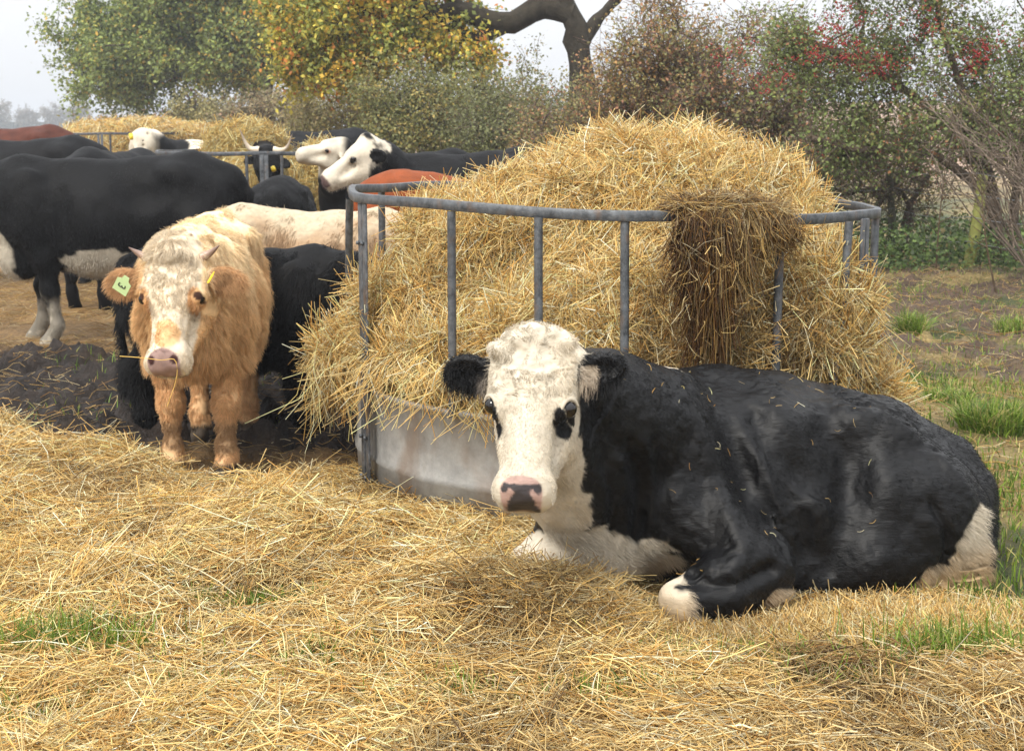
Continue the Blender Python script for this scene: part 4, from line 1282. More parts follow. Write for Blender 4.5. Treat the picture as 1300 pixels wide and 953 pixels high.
def feeder(loc, R, rim, label, bars, posts, sheet_h=.45, tilt=(0, 0), hi=True):
    root = empty('ring_feeder', loc, label, 'cattle feeder', 'ring feeders standing in the field')
    def pt(a, r, z):
        x, y = r * math.sin(a), -r * math.cos(a)
        return np.array([x, y, z + (tilt[0] * x + tilt[1] * y) * z / rim])
    n = 96 if hi else 48
    ang = np.linspace(0, 2 * np.pi, n, endpoint=False)
    # top rail: square section
    sec = [(-.012, -.019), (.012, -.019), (.014, -.017), (.014, .017), (.012, .019), (-.012, .019), (-.014, .017), (-.014, -.017)]
    rng_ = np.random.default_rng(3)
    seg_n = 11
    v = []
    for i, a in enumerate(ang):
        ph_ = (a % (2 * math.pi / seg_n)) - math.pi / seg_n
        wob = .006 * math.sin(a * 5 + 1) + R * .6 * (math.cos(math.pi / seg_n) / math.cos(ph_) - 1 + .02)
        for dr, dz in sec:
            p = pt(a, R + dr + wob, rim); p[2] += dz + .004 * math.sin(a * 7)
            v.append(p)
    m = len(sec)
    f = [[i * m + j, ((i + 1) % n) * m + j, ((i + 1) % n) * m + (j + 1) % m, i * m + (j + 1) % m] for i in range(n) for j in range(m)]
    o = new_mesh('top_rail', np.array(v), np.array(f), M_GALV, root, smooth=False)
    # base sheet with a rolled lip
    prof = [(.000, .0), (.0, sheet_h * .33), (.010, sheet_h * .36), (0, sheet_h * .39), (.0, sheet_h * .93), (.010, sheet_h * .95), (.016, sheet_h * .98), (.010, sheet_h), (-.006, sheet_h), (-.008, sheet_h * .95), (-.008, 0)]
    v = []
    for i, a in enumerate(ang):
        dent = .006 * math.sin(a * 9 + 2) + .004 * math.sin(a * 23)
        for dr, z in prof:
            v.append(pt(a, R - .022 + dr + dent * (z > 0) * (z < sheet_h * .9), z - .02))
    m = len(prof)
    f = [[i * m + j, ((i + 1) % n) * m + j, ((i + 1) % n) * m + (j + 1) % m, i * m + (j + 1) % m] for i in range(n) for j in range(m)]
    new_mesh('base_sheet', np.array(v), np.array(f), M_SHEET, root)
    for a0, a1, bend in bars:
        k = 9
        pth = np.array([pt(lerp(a1, a0, t), R + .004 + bend * math.sin(t * 3.1) , lerp(sheet_h - .04, rim - .018, t)) for t in np.linspace(0, 1, k)])[None]
        v, f, _ = tubes(pth, np.full((1, k), .0165), sides=10 if hi else 6)
        new_mesh('bar', v, f, M_GALV, root)
    for a in posts:
        for da in (-.021, .021):
            p0, p1 = pt(a + da, R + .012, -.02), pt(a + da, R + .012, rim - .01)
            v, f = box_mesh(p0, p1, .038, .010, up=(math.sin(a), -math.cos(a), 0))
            o = new_mesh('post', v, f, M_GALV, root, smooth=False); bevel(o)
            for zz in ((.08, .24, rim * .85) if hi else ()):
                q = pt(a + da, R + .020, zz); q1 = pt(a + da, R + .031, zz)
                v, f, _ = tubes(np.array([[q, q1]]), np.array([[.009, .008]]), sides=6, cap=True)
                new_mesh('bolt', v, f, M_GALV, o, smooth=False)
    return root

FC, FR = np.array([.425, 6.18, 0.0]), 1.125
def ring_angle(px, side, c=FC, R=FR):
    best = None
    for a in np.linspace(-np.pi, np.pi, 7201):
        x, y = c[0] + R * math.sin(a), c[1] - R * math.cos(a)
        if (math.cos(a) > 0) != (side == 'front'): continue
        e = abs(650 + x / y * F_PX * 1.0 - px)
        if best is None or e < best[0]: best = (e, a)
    return best[1]
bars = []
for pt_, pb, bend in ((574, 574, .0), (684, 686, .006), (793, 795, .004), (894, 890, .0), (990, 988, .0), (1076, 1058, .01)):
    bars.append((ring_angle(pt_, 'front'), ring_angle(pb, 'front'), bend))
bars.append((ring_angle(1109, 'front'), ring_angle(1098, 'front'), .01))
bars.append((ring_angle(446, 'front'), ring_angle(440, 'back') + .0, 0))
for pt_ in (486, 575, 700, 830, 960, 1060):
    bars.append((ring_angle(pt_, 'back'), ring_angle(pt_, 'back'), 0))
feeder(FC, FR, 1.185, 'near galvanised ring feeder, full of straw, between the tan calf and the lying black cow', bars, [ring_angle(464, 'front'), ring_angle(1094, 'front'), math.pi + .1], tilt=(-.034, 0))
F2, R2 = np.array([place_x(330, 14.3), 14.3, 0.0]), .98
feeder(F2, R2, 1.245, 'second ring feeder behind, where the horned cow and the white-headed cow eat', [(a, a, 0) for a in [-.95, -.62, -.30, .07, .40, .72, 1.05, 1.4, 1.9, 2.4, 2.9, -2.9, -2.4, -1.9, -1.4]], [.23], hi=False)
F3 = np.array([place_x(150, 23.5), 23.5, 0.0])
feeder(F3, 1.22, 1.38, 'farthest ring feeder at the left, its rail just visible under the far straw heap', [(a, a, 0) for a in np.linspace(-2.9, 2.9, 14)], [.1], hi=False)

# ------------------------------------------------------------------ heaps of straw in the feeders
def heap(name, label, fd, voxel, n_stalk, ln=(.12, .40), r=.0021, view=True, dark_fn=None, height=.035, tint=(1, 1, 1), group=None, wsp=1.0, amp=.065):
    V, Q = fd.mesh(voxel, clip_lo=np.array([-50, -50, -.02]))
    V = relax(V, Q, 1)
    N = vert_normals(V, Q)
    V = V + N * ((fbm(V, .22, 101, 3) - .5) * 2 * amp + (fbm(V, .07, 103, 2) - .5) * amp)[:, None]
    N = vert_normals(V, Q)
    base = np.array(srgb(196, 152, 88)) * .55  # darker than the stalks: shade between them put into the colour
    dk = dark_fn(V) if dark_fn else np.zeros(len(V))
    bc = base[None] * (.55 + .8 * fbm(V, .05, 105, 3))[:, None] * np.array(tint)
    bc = lerp(bc, np.array(srgb(70, 48, 28))[None] * .7, dk[:, None])
    fc = V[Q].mean(1)
    fn = N[Q].mean(1)
    wt = np.where(fn[:, 1] < .35, 1.0, .25) if view else np.ones(len(Q))
    wt = wt * np.where(fn[:, 2] < -.6, .1, 1)
    p, nn, fi, w = sample_surface(V, Q, N, n_stalk, wt)
    down = np.array([0, 0, -1.0])[None] + np.stack([fbm(p, .35, 111, 2) - .5, fbm(p, .35, 113, 2) - .5, np.zeros(len(p))], -1) * 4.5 * wsp
    steep = 1 - np.abs(nn[:, 2])
    flow = down
    L = RNG.uniform(ln[0], ln[1], len(p)) * RNG.choice([.5, 1, 1, 1.2], len(p))
    rr = r * RNG.uniform(.55, 1.25, len(p))
    dkp = dark_fn(p) * .85 if dark_fn else np.zeros(len(p))
    v, f, c = stalks(p, nn, L, rr, flow, .85, K=5, lift=.24, sag=.028, dark=dkp + RNG.random(len(p)) ** 6 * .5, height=height, tint=tint)
    VV, FF, CC = merge([(V, Q, bc), (v, f, c)])
    o = new_mesh(name, VV, FF, [M_STRAW_BASE, M_STRAW], None, CC, mat_idx=np.concatenate([np.zeros(len(Q)), np.ones(len(f))]))
    tag(o, label, 'straw heap', group)
    return V, Q, N

fd = Field()
c3 = lambda px, py, Y: P(px, py, Y)
fd.ell((.46, 6.26, .52), (1.0, .98, .56), None, .1)
fd.ell(c3(812, 305, 6.30), (.64, .68, .39), None, .12)
fd.ell(c3(838, 230, 6.35), (.34, .46, .17), None, .10)
fd.ell(c3(720, 280, 6.3), (.40, .45, .15), rot_from((1, 0, .40), (0, 0, 1)), .08)
fd.ell(c3(928, 255, 6.35), (.30, .45, .17), rot_from((1, 0, -.35), (0, 0, 1)), .07)
fd.ell(c3(975, 280, 6.25), (.17, .4, .15), None, .08)
fd.ell(c3(630, 305, 6.15), (.33, .40, .19), None, .12)
fd.ell(c3(985, 410, 5.68), (.32, .32, .36), None, .12)
fd.ell(c3(900, 430, 5.52), (.40, .30, .36), None, .12)
fd.ell(c3(1030, 420, 5.88), (.14, .28, .30), None, .08)
fd.cone(c3(1055, 470, 5.80), c3(1092, 515, 5.72), .10, .09, .06)
fd.ell(c3(572, 405, 6.00), (.38, .34, .24), None, .12)
fd.cone(c3(496, 422, 6.12), c3(440, 448, 6.18), .16, .09, .08)
fd.cone(c3(436, 452, 6.18), c3(420, 500, 6.15), .08, .03, .06)
fd.ell(c3(592, 448, 5.70), (.38, .22, .12), rot_from((1, -.35, 0), (0, 0, 1)), .08)
fd.ell(c3(740, 440, 5.42), (.38, .24, .2), None, .10)
def dark1(p):
    pr = np.maximum(p[:, 1], .1)
    a = blob(p, c3(985, 445, 5.25), (.16, .4, .20), .35, 121, .12)
    b = blob(p, c3(880, 440, 5.1), (.22, .4, .22), .35, 123, .12)
    return np.clip(np.maximum(sstep(1.2, .5, a) * .6, sstep(1.2, .5, b) * .45), 0, 1)
hV, hQ, hN = heap('straw_heap', 'tall heap of golden straw filling and spilling from the near ring feeder', fd, .026, 120000, dark_fn=dark1, r=.0022, group='straw heaped in the feeders')

# straws sticking out of the crest
ii = RNG.choice(np.nonzero((hN[:, 2] > .45) & (hV[:, 2] > 1.2))[0], 420)
v, f, c = stalks(hV[ii], norm(hN[ii] * .9 + RNG.normal(0, .55, (len(ii), 3))), RNG.uniform(.12, .34, len(ii)), np.full(len(ii), .0017), RNG.normal(size=(len(ii), 3)), 2.0, lift=1.6, sag=.02, height=.02)
# loose strands hanging over the side on the left and over the sheet
pts_ = []
for k in range(380):
    px = RNG.uniform(395, 640); t_ = (px - 395) / 245
    Yy = 6.0 if px < 455 else lerp(5.80, 5.02, min(1, t_ * 1.1)) + .10 * (px < 500); y0 = lerp(450, 478, t_) + RNG.normal(0, 10); L = RNG.uniform(.06, .30) * (1.25 if px < 450 else .8)
    s0 = P(px, y0, Yy) + np.array([0, RNG.normal(0, .03), 0])
    dx = RNG.normal(0, .09)
    pts_.append([s0, s0 + np.array([dx * .3 - .02, -.03, -L * .25]), s0 + np.array([dx * .7, -.035, -L * .65]), s0 + np.array([dx * 1.4, -.03, -L])])
v2, f2, c2 = tubes(np.array(pts_), np.full((len(pts_), 4), .0017), cols=straw_colors(len(pts_)), flat=.6)
pts_ = []
for k in range(900):                                            # right hand spill
    px = RNG.uniform(1020, 1100); Yy = lerp(5.40, 5.90, (px - 1020) / 80)
    s0 = P(px + RNG.normal(0, 6), RNG.uniform(395, 475), Yy); L = RNG.uniform(.12, .32); dx = RNG.uniform(-.02, .14)
    pts_.append([s0, s0 + np.array([dx * .3, -.02, -L * .2]), s0 + np.array([dx * .8, -.04, -L * .6]), s0 + np.array([dx * 1.3, -.04, -L])])
v3, f3, c3_ = tubes(np.array(pts_), np.full((len(pts_), 4), .0018), cols=straw_colors(len(pts_)), flat=.6)
VV, FF, CC = merge([(v, f, c), (v2, f2, c2), (v3, f3, c3_)])
tag(new_mesh('loose_straw', VV, FF, M_STRAW, None, CC), 'loose straws sticking out of the near heap and dangling over the feeder side', 'straw', kind='stuff')

# dark wet clump hung over the rail
n = 2900
px = np.concatenate([RNG.uniform(860, 990, n // 3), RNG.normal(890, 15, n - n // 3)])
px = np.clip(px, 856, 998) + RNG.normal(0, 2, n)
Lc = np.interp(px, [846, 862, 880, 895, 912, 935, 955, 978, 998], [.05, .20, .40, .50, .30, .13, .10, .07, .03]) * RNG.uniform(.3, 1.1, n) ** 1.3
aa = np.interp(px, [846, 998], [ring_angle(846, 'front'), ring_angle(998, 'front')])
def rp(dr, z, da=0.0):
    a = aa + da
    return np.stack([FC[0] + (FR + dr) * np.sin(a), FC[1] - (FR + dr) * np.cos(a), z], -1)
hz = 1.185 - .034 * FR * np.sin(aa)
thick = RNG.random(n)
topz = hz + .028 + .055 * thick * np.interp(px, [846, 900, 960, 998], [.4, 1, .9, .1])
sx = RNG.normal(0, .018, n)[:, None] * np.array([[1, 0, 0]])
drift = (px - 890)[:, None] / 100 * np.array([[.04, 0, 0]]) + RNG.normal(0, .045, (n, 1)) * np.array([[.7, 0, 0]])
out_ = .03 + .055 * thick
paths = np.stack([rp(-.14 - .05 * thick, topz - .03) + sx - drift * .3, rp(-.05, topz + .004) + sx * .8, rp(.02, topz - .002) + sx * .5,
                  rp(out_, hz - .02 + .01 * thick) + drift * .15, rp(out_ + .006, hz - .04 - Lc * .40) + drift * .5, rp(out_ - .004, hz - .05 - Lc * .75) + drift * .85, rp(out_ - .02, hz - .05 - Lc) + drift * 1.2], 1)
paths = paths + RNG.normal(0, .007, paths.shape) + np.cumsum(RNG.normal(0, .006, paths.shape), 1) * np.array([1, .4, .3])
dk = np.clip(np.interp(px, [846, 875, 900, 930, 985], [1.0, 1.0, .9, .65, .85]) + .25 * (thick < .35) + RNG.normal(0, .18, n), 0, 1)
v, f, c = tubes(paths, .0017 * RNG.uniform(.6, 1.3, n)[:, None] * np.ones((1, 7)), cols=straw_colors(n, dk), flat=.6)
m_ = 1300                                                        # strands lying along the rail
px2 = RNG.uniform(855, 985, m_); a2 = np.interp(px2, [846, 998], [ring_angle(846, 'front'), ring_angle(998, 'front')])
q = np.stack([FC[0] + (FR + RNG.normal(.01, .03, m_)) * np.sin(a2), FC[1] - (FR + RNG.normal(.01, .03, m_)) * np.cos(a2), 1.185 - .034 * FR * np.sin(a2) + .03 + .05 * RNG.random(m_) * np.interp(px2, [855, 890, 960, 985], [.4, 1, .7, .2])], -1)
v2, f2, c2 = stalks(q, np.tile(np.array([[0, -.6, .8]]), (m_, 1)), RNG.uniform(.05, .18, m_), .0016 * RNG.uniform(.6, 1.2, m_), np.tile(np.array([[1., .1, -.25]]), (m_, 1)), .6, lift=.2, sag=.02, dark=RNG.uniform(.2, 1, m_), height=.01)
jj = RNG.integers(0, n, 700); kk_ = RNG.integers(2, 7, 700)
v3, f3, c3b = stalks(paths[jj, kk_], np.tile(np.array([[0, -1., .1]]), (700, 1)), RNG.uniform(.05, .20, 700), .0015 * RNG.uniform(.6, 1.3, 700), np.tile(np.array([[.2, 0, -1.]]), (700, 1)), .8, lift=.35, sag=.03, dark=RNG.uniform(0, .9, 700), height=.015)
VV, FF, CC = merge([(v, f, c), (v2, f2, c2), (v3, f3, c3b)])
tag(new_mesh('straw_clump', VV, FF, M_STRAW, None, CC), 'dark wet clump of straw hung over the near feeder rail', 'straw clump')

fd = Field()
fd.ell(F2 + np.array([0, .25, .65]), (.88, .66, .5), None, .1)
fd.ell(P(312, 195, 15.0), (.40, .4, .30), None, .12)
fd.ell(P(410, 240, 14.0), (.27, .5, .42), None, .1)
fd.cone(P(430, 240, 13.9), P(440, 285, 13.8), .2, .2, .1)
heap('straw_heap', 'dull yellow heap of hay in the second feeder behind the horned cow', fd, .04, 22000, ln=(.15, .4), r=.0042, tint=(.82, .86, .80), group='straw heaped in the feeders', amp=.05)
fd = Field()
fd.ell(F3 + np.array([0, 0, .75]), (1.12, 1.1, .60), None, .1)
fd.ell(P(170, 176, 23.6), (1.15, .9, .26), None, .15)
fd.ell(P(225, 172, 24.5), (.9, .7, .16), None, .15)
heap('straw_heap', 'long low heap of straw farthest away, under the oak at the left', fd, .06, 14000, ln=(.2, .5), r=.006, group='straw heaped in the feeders', amp=.06)

# ------------------------------------------------------------------ straw bed in the foreground
bx, by = np.arange(-4.0, 3.2, .02), np.arange(2.7, 7.2, .02)
BX, BY = np.meshgrid(bx, by, indexing='ij')
xx, yy = BX.ravel(), BY.ravel()
zz = bed_z(xx, yy)
sc_ = bed_edges(xx, yy)
fq = grid_faces(len(bx), len(by))
keepf = (sc_[fq] > -.02).any(1)
fq = fq[keepf]
used, inv = np.unique(fq, return_inverse=True)
fq = inv.reshape(fq.shape)
bv = np.stack([xx, yy, zz], -1)[used]
bN = vert_normals(bv, fq)
q2 = bv[:, :2]
patch = np.zeros(len(bv))
GP = [(88, 846, .24, .10), (325, 792, .20, .07), (415, 862, .22, .07), (240, 905, .2, .08), (1215, 842, .22, .12), (880, 838, .30, .07), (960, 850, .25, .06), (580, 900, .25, .10), (760, 900, .2, .08), (1060, 880, .3, .1), (40, 930, .25, .1), (1290, 800, .15, .15)]
def patchy(x, y):
    s_ = np.zeros(len(x))
    for px, py, rx, ry in GP:
        g = P(px, py, 1.0); t = CAM_H / (CAM_H - g[2]); gx_, gy_ = g[0] * t, t
        s_ = np.maximum(s_, np.exp(-((x - gx_) / rx) ** 2 - ((y - gy_) / ry) ** 2))
    return s_
pv = patchy(bv[:, 0], bv[:, 1])
bc = np.array(srgb(196, 152, 88))[None] * (.35 + .75 * fbm(bv, .05, 141, 3))[:, None] * .6  # bed base coloured dark so gaps among the stalks look shadowed
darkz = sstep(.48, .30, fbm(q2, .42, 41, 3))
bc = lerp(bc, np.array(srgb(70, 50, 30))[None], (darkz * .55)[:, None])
bc = lerp(bc, np.array(srgb(64, 74, 34))[None], (pv * .8)[:, None])
n_st = 150000
wt = 1.0 / np.maximum(bv[fq].mean(1)[:, 1], 2.8) ** 1.0
p, nn, fi, w = sample_surface(bv, fq, bN, n_st, wt)
s_ = bed_edges(p[:, 0], p[:, 1])
keep = (RNG.random(len(p)) < sstep(-.05, .25, s_) + .05) & (RNG.random(len(p)) > patchy(p[:, 0], p[:, 1]) * .85)
p, nn = p[keep], nn[keep]
ang = (fbm(p[:, :2], .55, 151, 2) - .5) * 9 + (fbm(p[:, :2], .18, 153, 2) - .5) * 3
flow = np.stack([np.cos(ang), np.sin(ang), np.zeros(len(p))], -1)
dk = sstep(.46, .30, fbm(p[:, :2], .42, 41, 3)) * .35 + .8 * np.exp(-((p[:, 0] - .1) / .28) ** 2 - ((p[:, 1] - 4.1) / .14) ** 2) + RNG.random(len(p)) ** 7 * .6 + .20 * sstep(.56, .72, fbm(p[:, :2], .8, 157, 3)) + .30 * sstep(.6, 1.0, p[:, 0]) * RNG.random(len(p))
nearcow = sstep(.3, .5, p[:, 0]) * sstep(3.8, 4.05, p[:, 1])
hgt = .05 * (1 - .85 * nearcow)[:, None, None][:, 0, 0]
v, f, c = stalks(p, nn, RNG.uniform(.08, .40, len(p)) * (1 - .6 * nearcow), .0020 * RNG.uniform(.5, 1.3, len(p)), flow, .75, K=5, lift=.15, sag=.028, dark=dk, height=hgt)
# a ruff of straw banked against the lying cow
pts_, nrm_ = [], []
rx = RNG.uniform(-.05, 1.62, 15000)
ry = np.interp(rx, [-.05, .30, .45, .62, .85, 1.1, 1.4, 1.62], [4.06, 4.0, 3.94, 3.92, 4.02, 4.12, 4.10, 4.10]) + RNG.normal(0, .07, len(rx))
rz = bed_z(rx, ry) + .095 * np.exp(-((ry - np.interp(rx, [-.05, .30, .45, .62, .85, 1.1, 1.4, 1.62], [4.06, 4.0, 3.97, 4.04, 4.18, 4.24, 4.22, 4.25])) / .07) ** 2) * np.interp(rx, [-.05, .02, .2, .36, .42, .6, .7, .95, 1.1, 1.6], [.4, .8, 1.0, .7, .05, .0, .05, .12, .1, .0]) * RNG.random(len(rx)) ** .6
rp = np.stack([rx, ry, rz], -1)
rn = norm(np.stack([np.zeros(len(rx)), -.5 * np.ones(len(rx)), np.ones(len(rx))], -1) + RNG.normal(0, .2, (len(rx), 3)))
ra_ = (fbm(rp[:, :2], .25, 161, 2) - .5) * 5
rflow = np.stack([np.cos(ra_), np.sin(ra_) * .5, np.zeros(len(rx))], -1)
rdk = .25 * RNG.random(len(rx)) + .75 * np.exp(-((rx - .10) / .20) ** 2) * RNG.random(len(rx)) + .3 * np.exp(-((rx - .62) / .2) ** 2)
v2, f2, c2 = stalks(rp, rn, RNG.uniform(.06, .22, len(rx)) * np.where(rx > .4, .7, 1), .0016 * RNG.uniform(.5, 1.2, len(rx)), rflow, .7, lift=.22, sag=.03, dark=rdk, height=.03)
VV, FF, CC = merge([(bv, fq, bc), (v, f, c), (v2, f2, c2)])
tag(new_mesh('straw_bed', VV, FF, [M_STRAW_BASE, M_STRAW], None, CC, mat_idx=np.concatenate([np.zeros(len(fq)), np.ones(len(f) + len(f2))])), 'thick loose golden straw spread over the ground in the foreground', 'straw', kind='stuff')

# ------------------------------------------------------------------ litter, grass, weeds
def on_ground(x, y):
    return np.stack([x, y, full_ground_z(x, y)], -1)
n = 42000
x = RNG.uniform(-6.0, 4.8, n); y = 5.4 + RNG.random(n) ** 1.1 * 9.5
l, r, nn_ = mud_amount(x, y)
dens = .75 * (1 - l * .55) * (1 - r * .45) * sstep(.30, .6, fbm(np.stack([x, y], -1), .6, 171, 3) + .12)
k = RNG.random(n) < dens
x, y = x[k], y[k]
p = on_ground(x, y)
nn = norm(np.stack([RNG.normal(0, .15, len(x)), RNG.normal(0, .15, len(x)), np.ones(len(x))], -1))
v, f, c = stalks(p, nn, RNG.uniform(.06, .26, len(x)), .0026 * RNG.uniform(.6, 1.2, len(x)), RNG.normal(size=(len(x), 3)), 1.5, lift=.12, sag=.02, dark=.25 + .5 * RNG.random(len(x)), height=.02, tint=(.85, .82, .78))
tag(new_mesh('straw_litter', v, f, M_STRAW, None, c), 'trampled dull straw strewn thinly over the mud behind and at the right', 'straw litter', kind='stuff')

GRASS_COLS = np.array([srgb(112, 140, 48), srgb(142, 168, 62), srgb(86, 116, 40), srgb(170, 170, 92), srgb(200, 182, 122)]) * .78
def blades(x, y, h, wd=.0022, pick=None, z=None, lean=.35):
    n = len(x)
    z = full_ground_z(x, y) if z is None else z
    az = RNG.uniform(0, 2 * np.pi, n); le = RNG.random(n) * lean
    d = np.stack([np.cos(az) * le, np.sin(az) * le, np.ones(n)], -1)
    side = np.stack([-np.sin(az + RNG.normal(0, 1, n)), np.cos(az), np.zeros(n)], -1)
    b0 = np.stack([x, y, z - .005], -1)
    vs = []
    for t, ww in ((0, 1), (.45, .85), (.8, .5), (1, .06)):
        c_ = b0 + d * (h * t)[:, None] + np.stack([np.cos(az), np.sin(az), -.4 * np.ones(n)], -1) * (h * le * 1.6 * t * t)[:, None]
        vs += [c_ - side * (wd * ww), c_ + side * (wd * ww)]
    v = np.stack(vs, 1).reshape(-1, 3)
    o = np.arange(n)[:, None] * 8
    f = np.concatenate([o + np.array([[0, 1, 3, 2]]), o + np.array([[2, 3, 5, 4]]), o + np.array([[4, 5, 7, 6]])])
    ci = RNG.choice(len(GRASS_COLS), n, p=pick or [.3, .25, .2, .13, .12])
    c = np.repeat(GRASS_COLS[ci] * RNG.uniform(.7, 1.15, (n, 1)), 8, 0)
    return v, f, c
parts = []
n = 125000
x = RNG.uniform(.9, 5.4, n); y = 3.3 + RNG.random(n) ** 1.35 * 11
q = np.stack([x, y], -1)
l, r, _ = mud_amount(x, y)
g = sstep(.40, .62, fbm(q, .55, 63, 4)) * (1 - r * .85) * sstep(1.0, 1.7, x + (fbm(q, .9, 61, 3) - .5) * 1.2)
g = np.maximum(g, .16 * (1 - .7 * r) + .3 * sstep(6.2, 5.2, y))
g = g * (bed_edges(x, y) < .3)
k = RNG.random(n) < g * 1.3
parts.append(blades(x[k], y[k], RNG.uniform(.02, .07, k.sum()) * (.7 + .8 * fbm(q[k], .3, 181, 2)), wd=.0030))
# front patches growing through the straw
for px, py, rx_, ry_ in GP:
    g = P(px, py, 1.0); t = CAM_H / (CAM_H - g[2])
    m_ = 950 if px in (88, 325, 1215) else 220
    x = g[0] * t + RNG.normal(0, rx_ * .55, m_); y = t + RNG.normal(0, ry_ * .6, m_)
    parts.append(blades(x, y, RNG.uniform(.04, .12, m_) * (1.25 if px in (88, 1215) else .9), wd=.0022, z=bed_z(x, y) - .01, pick=[.4, .35, .15, .06, .04]))
x = RNG.uniform(-4.5, 0, 2500); y = RNG.uniform(6.4, 9.6, 2500)
k = fbm(np.stack([x, y], -1), .35, 191, 3) > .60
parts.append(blades(x[k], y[k], RNG.uniform(.03, .08, k.sum()), wd=.003, pick=[.4, .35, .15, .06, .04]))
v, f, c = merge(parts)
tag(new_mesh('grass', v, f, M_GRASS, None, c), 'short patchy grass at the right and in small patches through the straw', 'grass', kind='stuff')

def tuft(px, py, Y, rad, h, n, label, pick=None):
    a = RNG.uniform(0, 6.28, n); rr_ = rad * np.sqrt(RNG.random(n))
    X0 = P(px, py, Y)[0]
    x = X0 + rr_ * np.cos(a); y = Y + rr_ * np.sin(a)
    v, f, c = blades(x, y, h * RNG.uniform(.5, 1.1, n), wd=.0032, lean=.55, pick=pick)
    o = new_mesh('grass_tuft', v, f, M_GRASS, None, c)
    tag(o, label, 'grass tuft', 'grass tufts on the muddy ground at the right')
tuft(1262, 540, 6.95, .17, .17, 1500, 'large thick grass tuft to the right of the lying cow')
tuft(1158, 415, 10.2, .10, .20, 500, 'upright grass tuft in the mud between the near feeder and the leaning post')
tuft(1205, 500, 7.7, .13, .09, 500, 'low bright green grass tuft left of the largest one')
tuft(1290, 418, 10.3, .16, .12, 500, 'dull flattened grass tuft at the right edge, beyond the largest one')

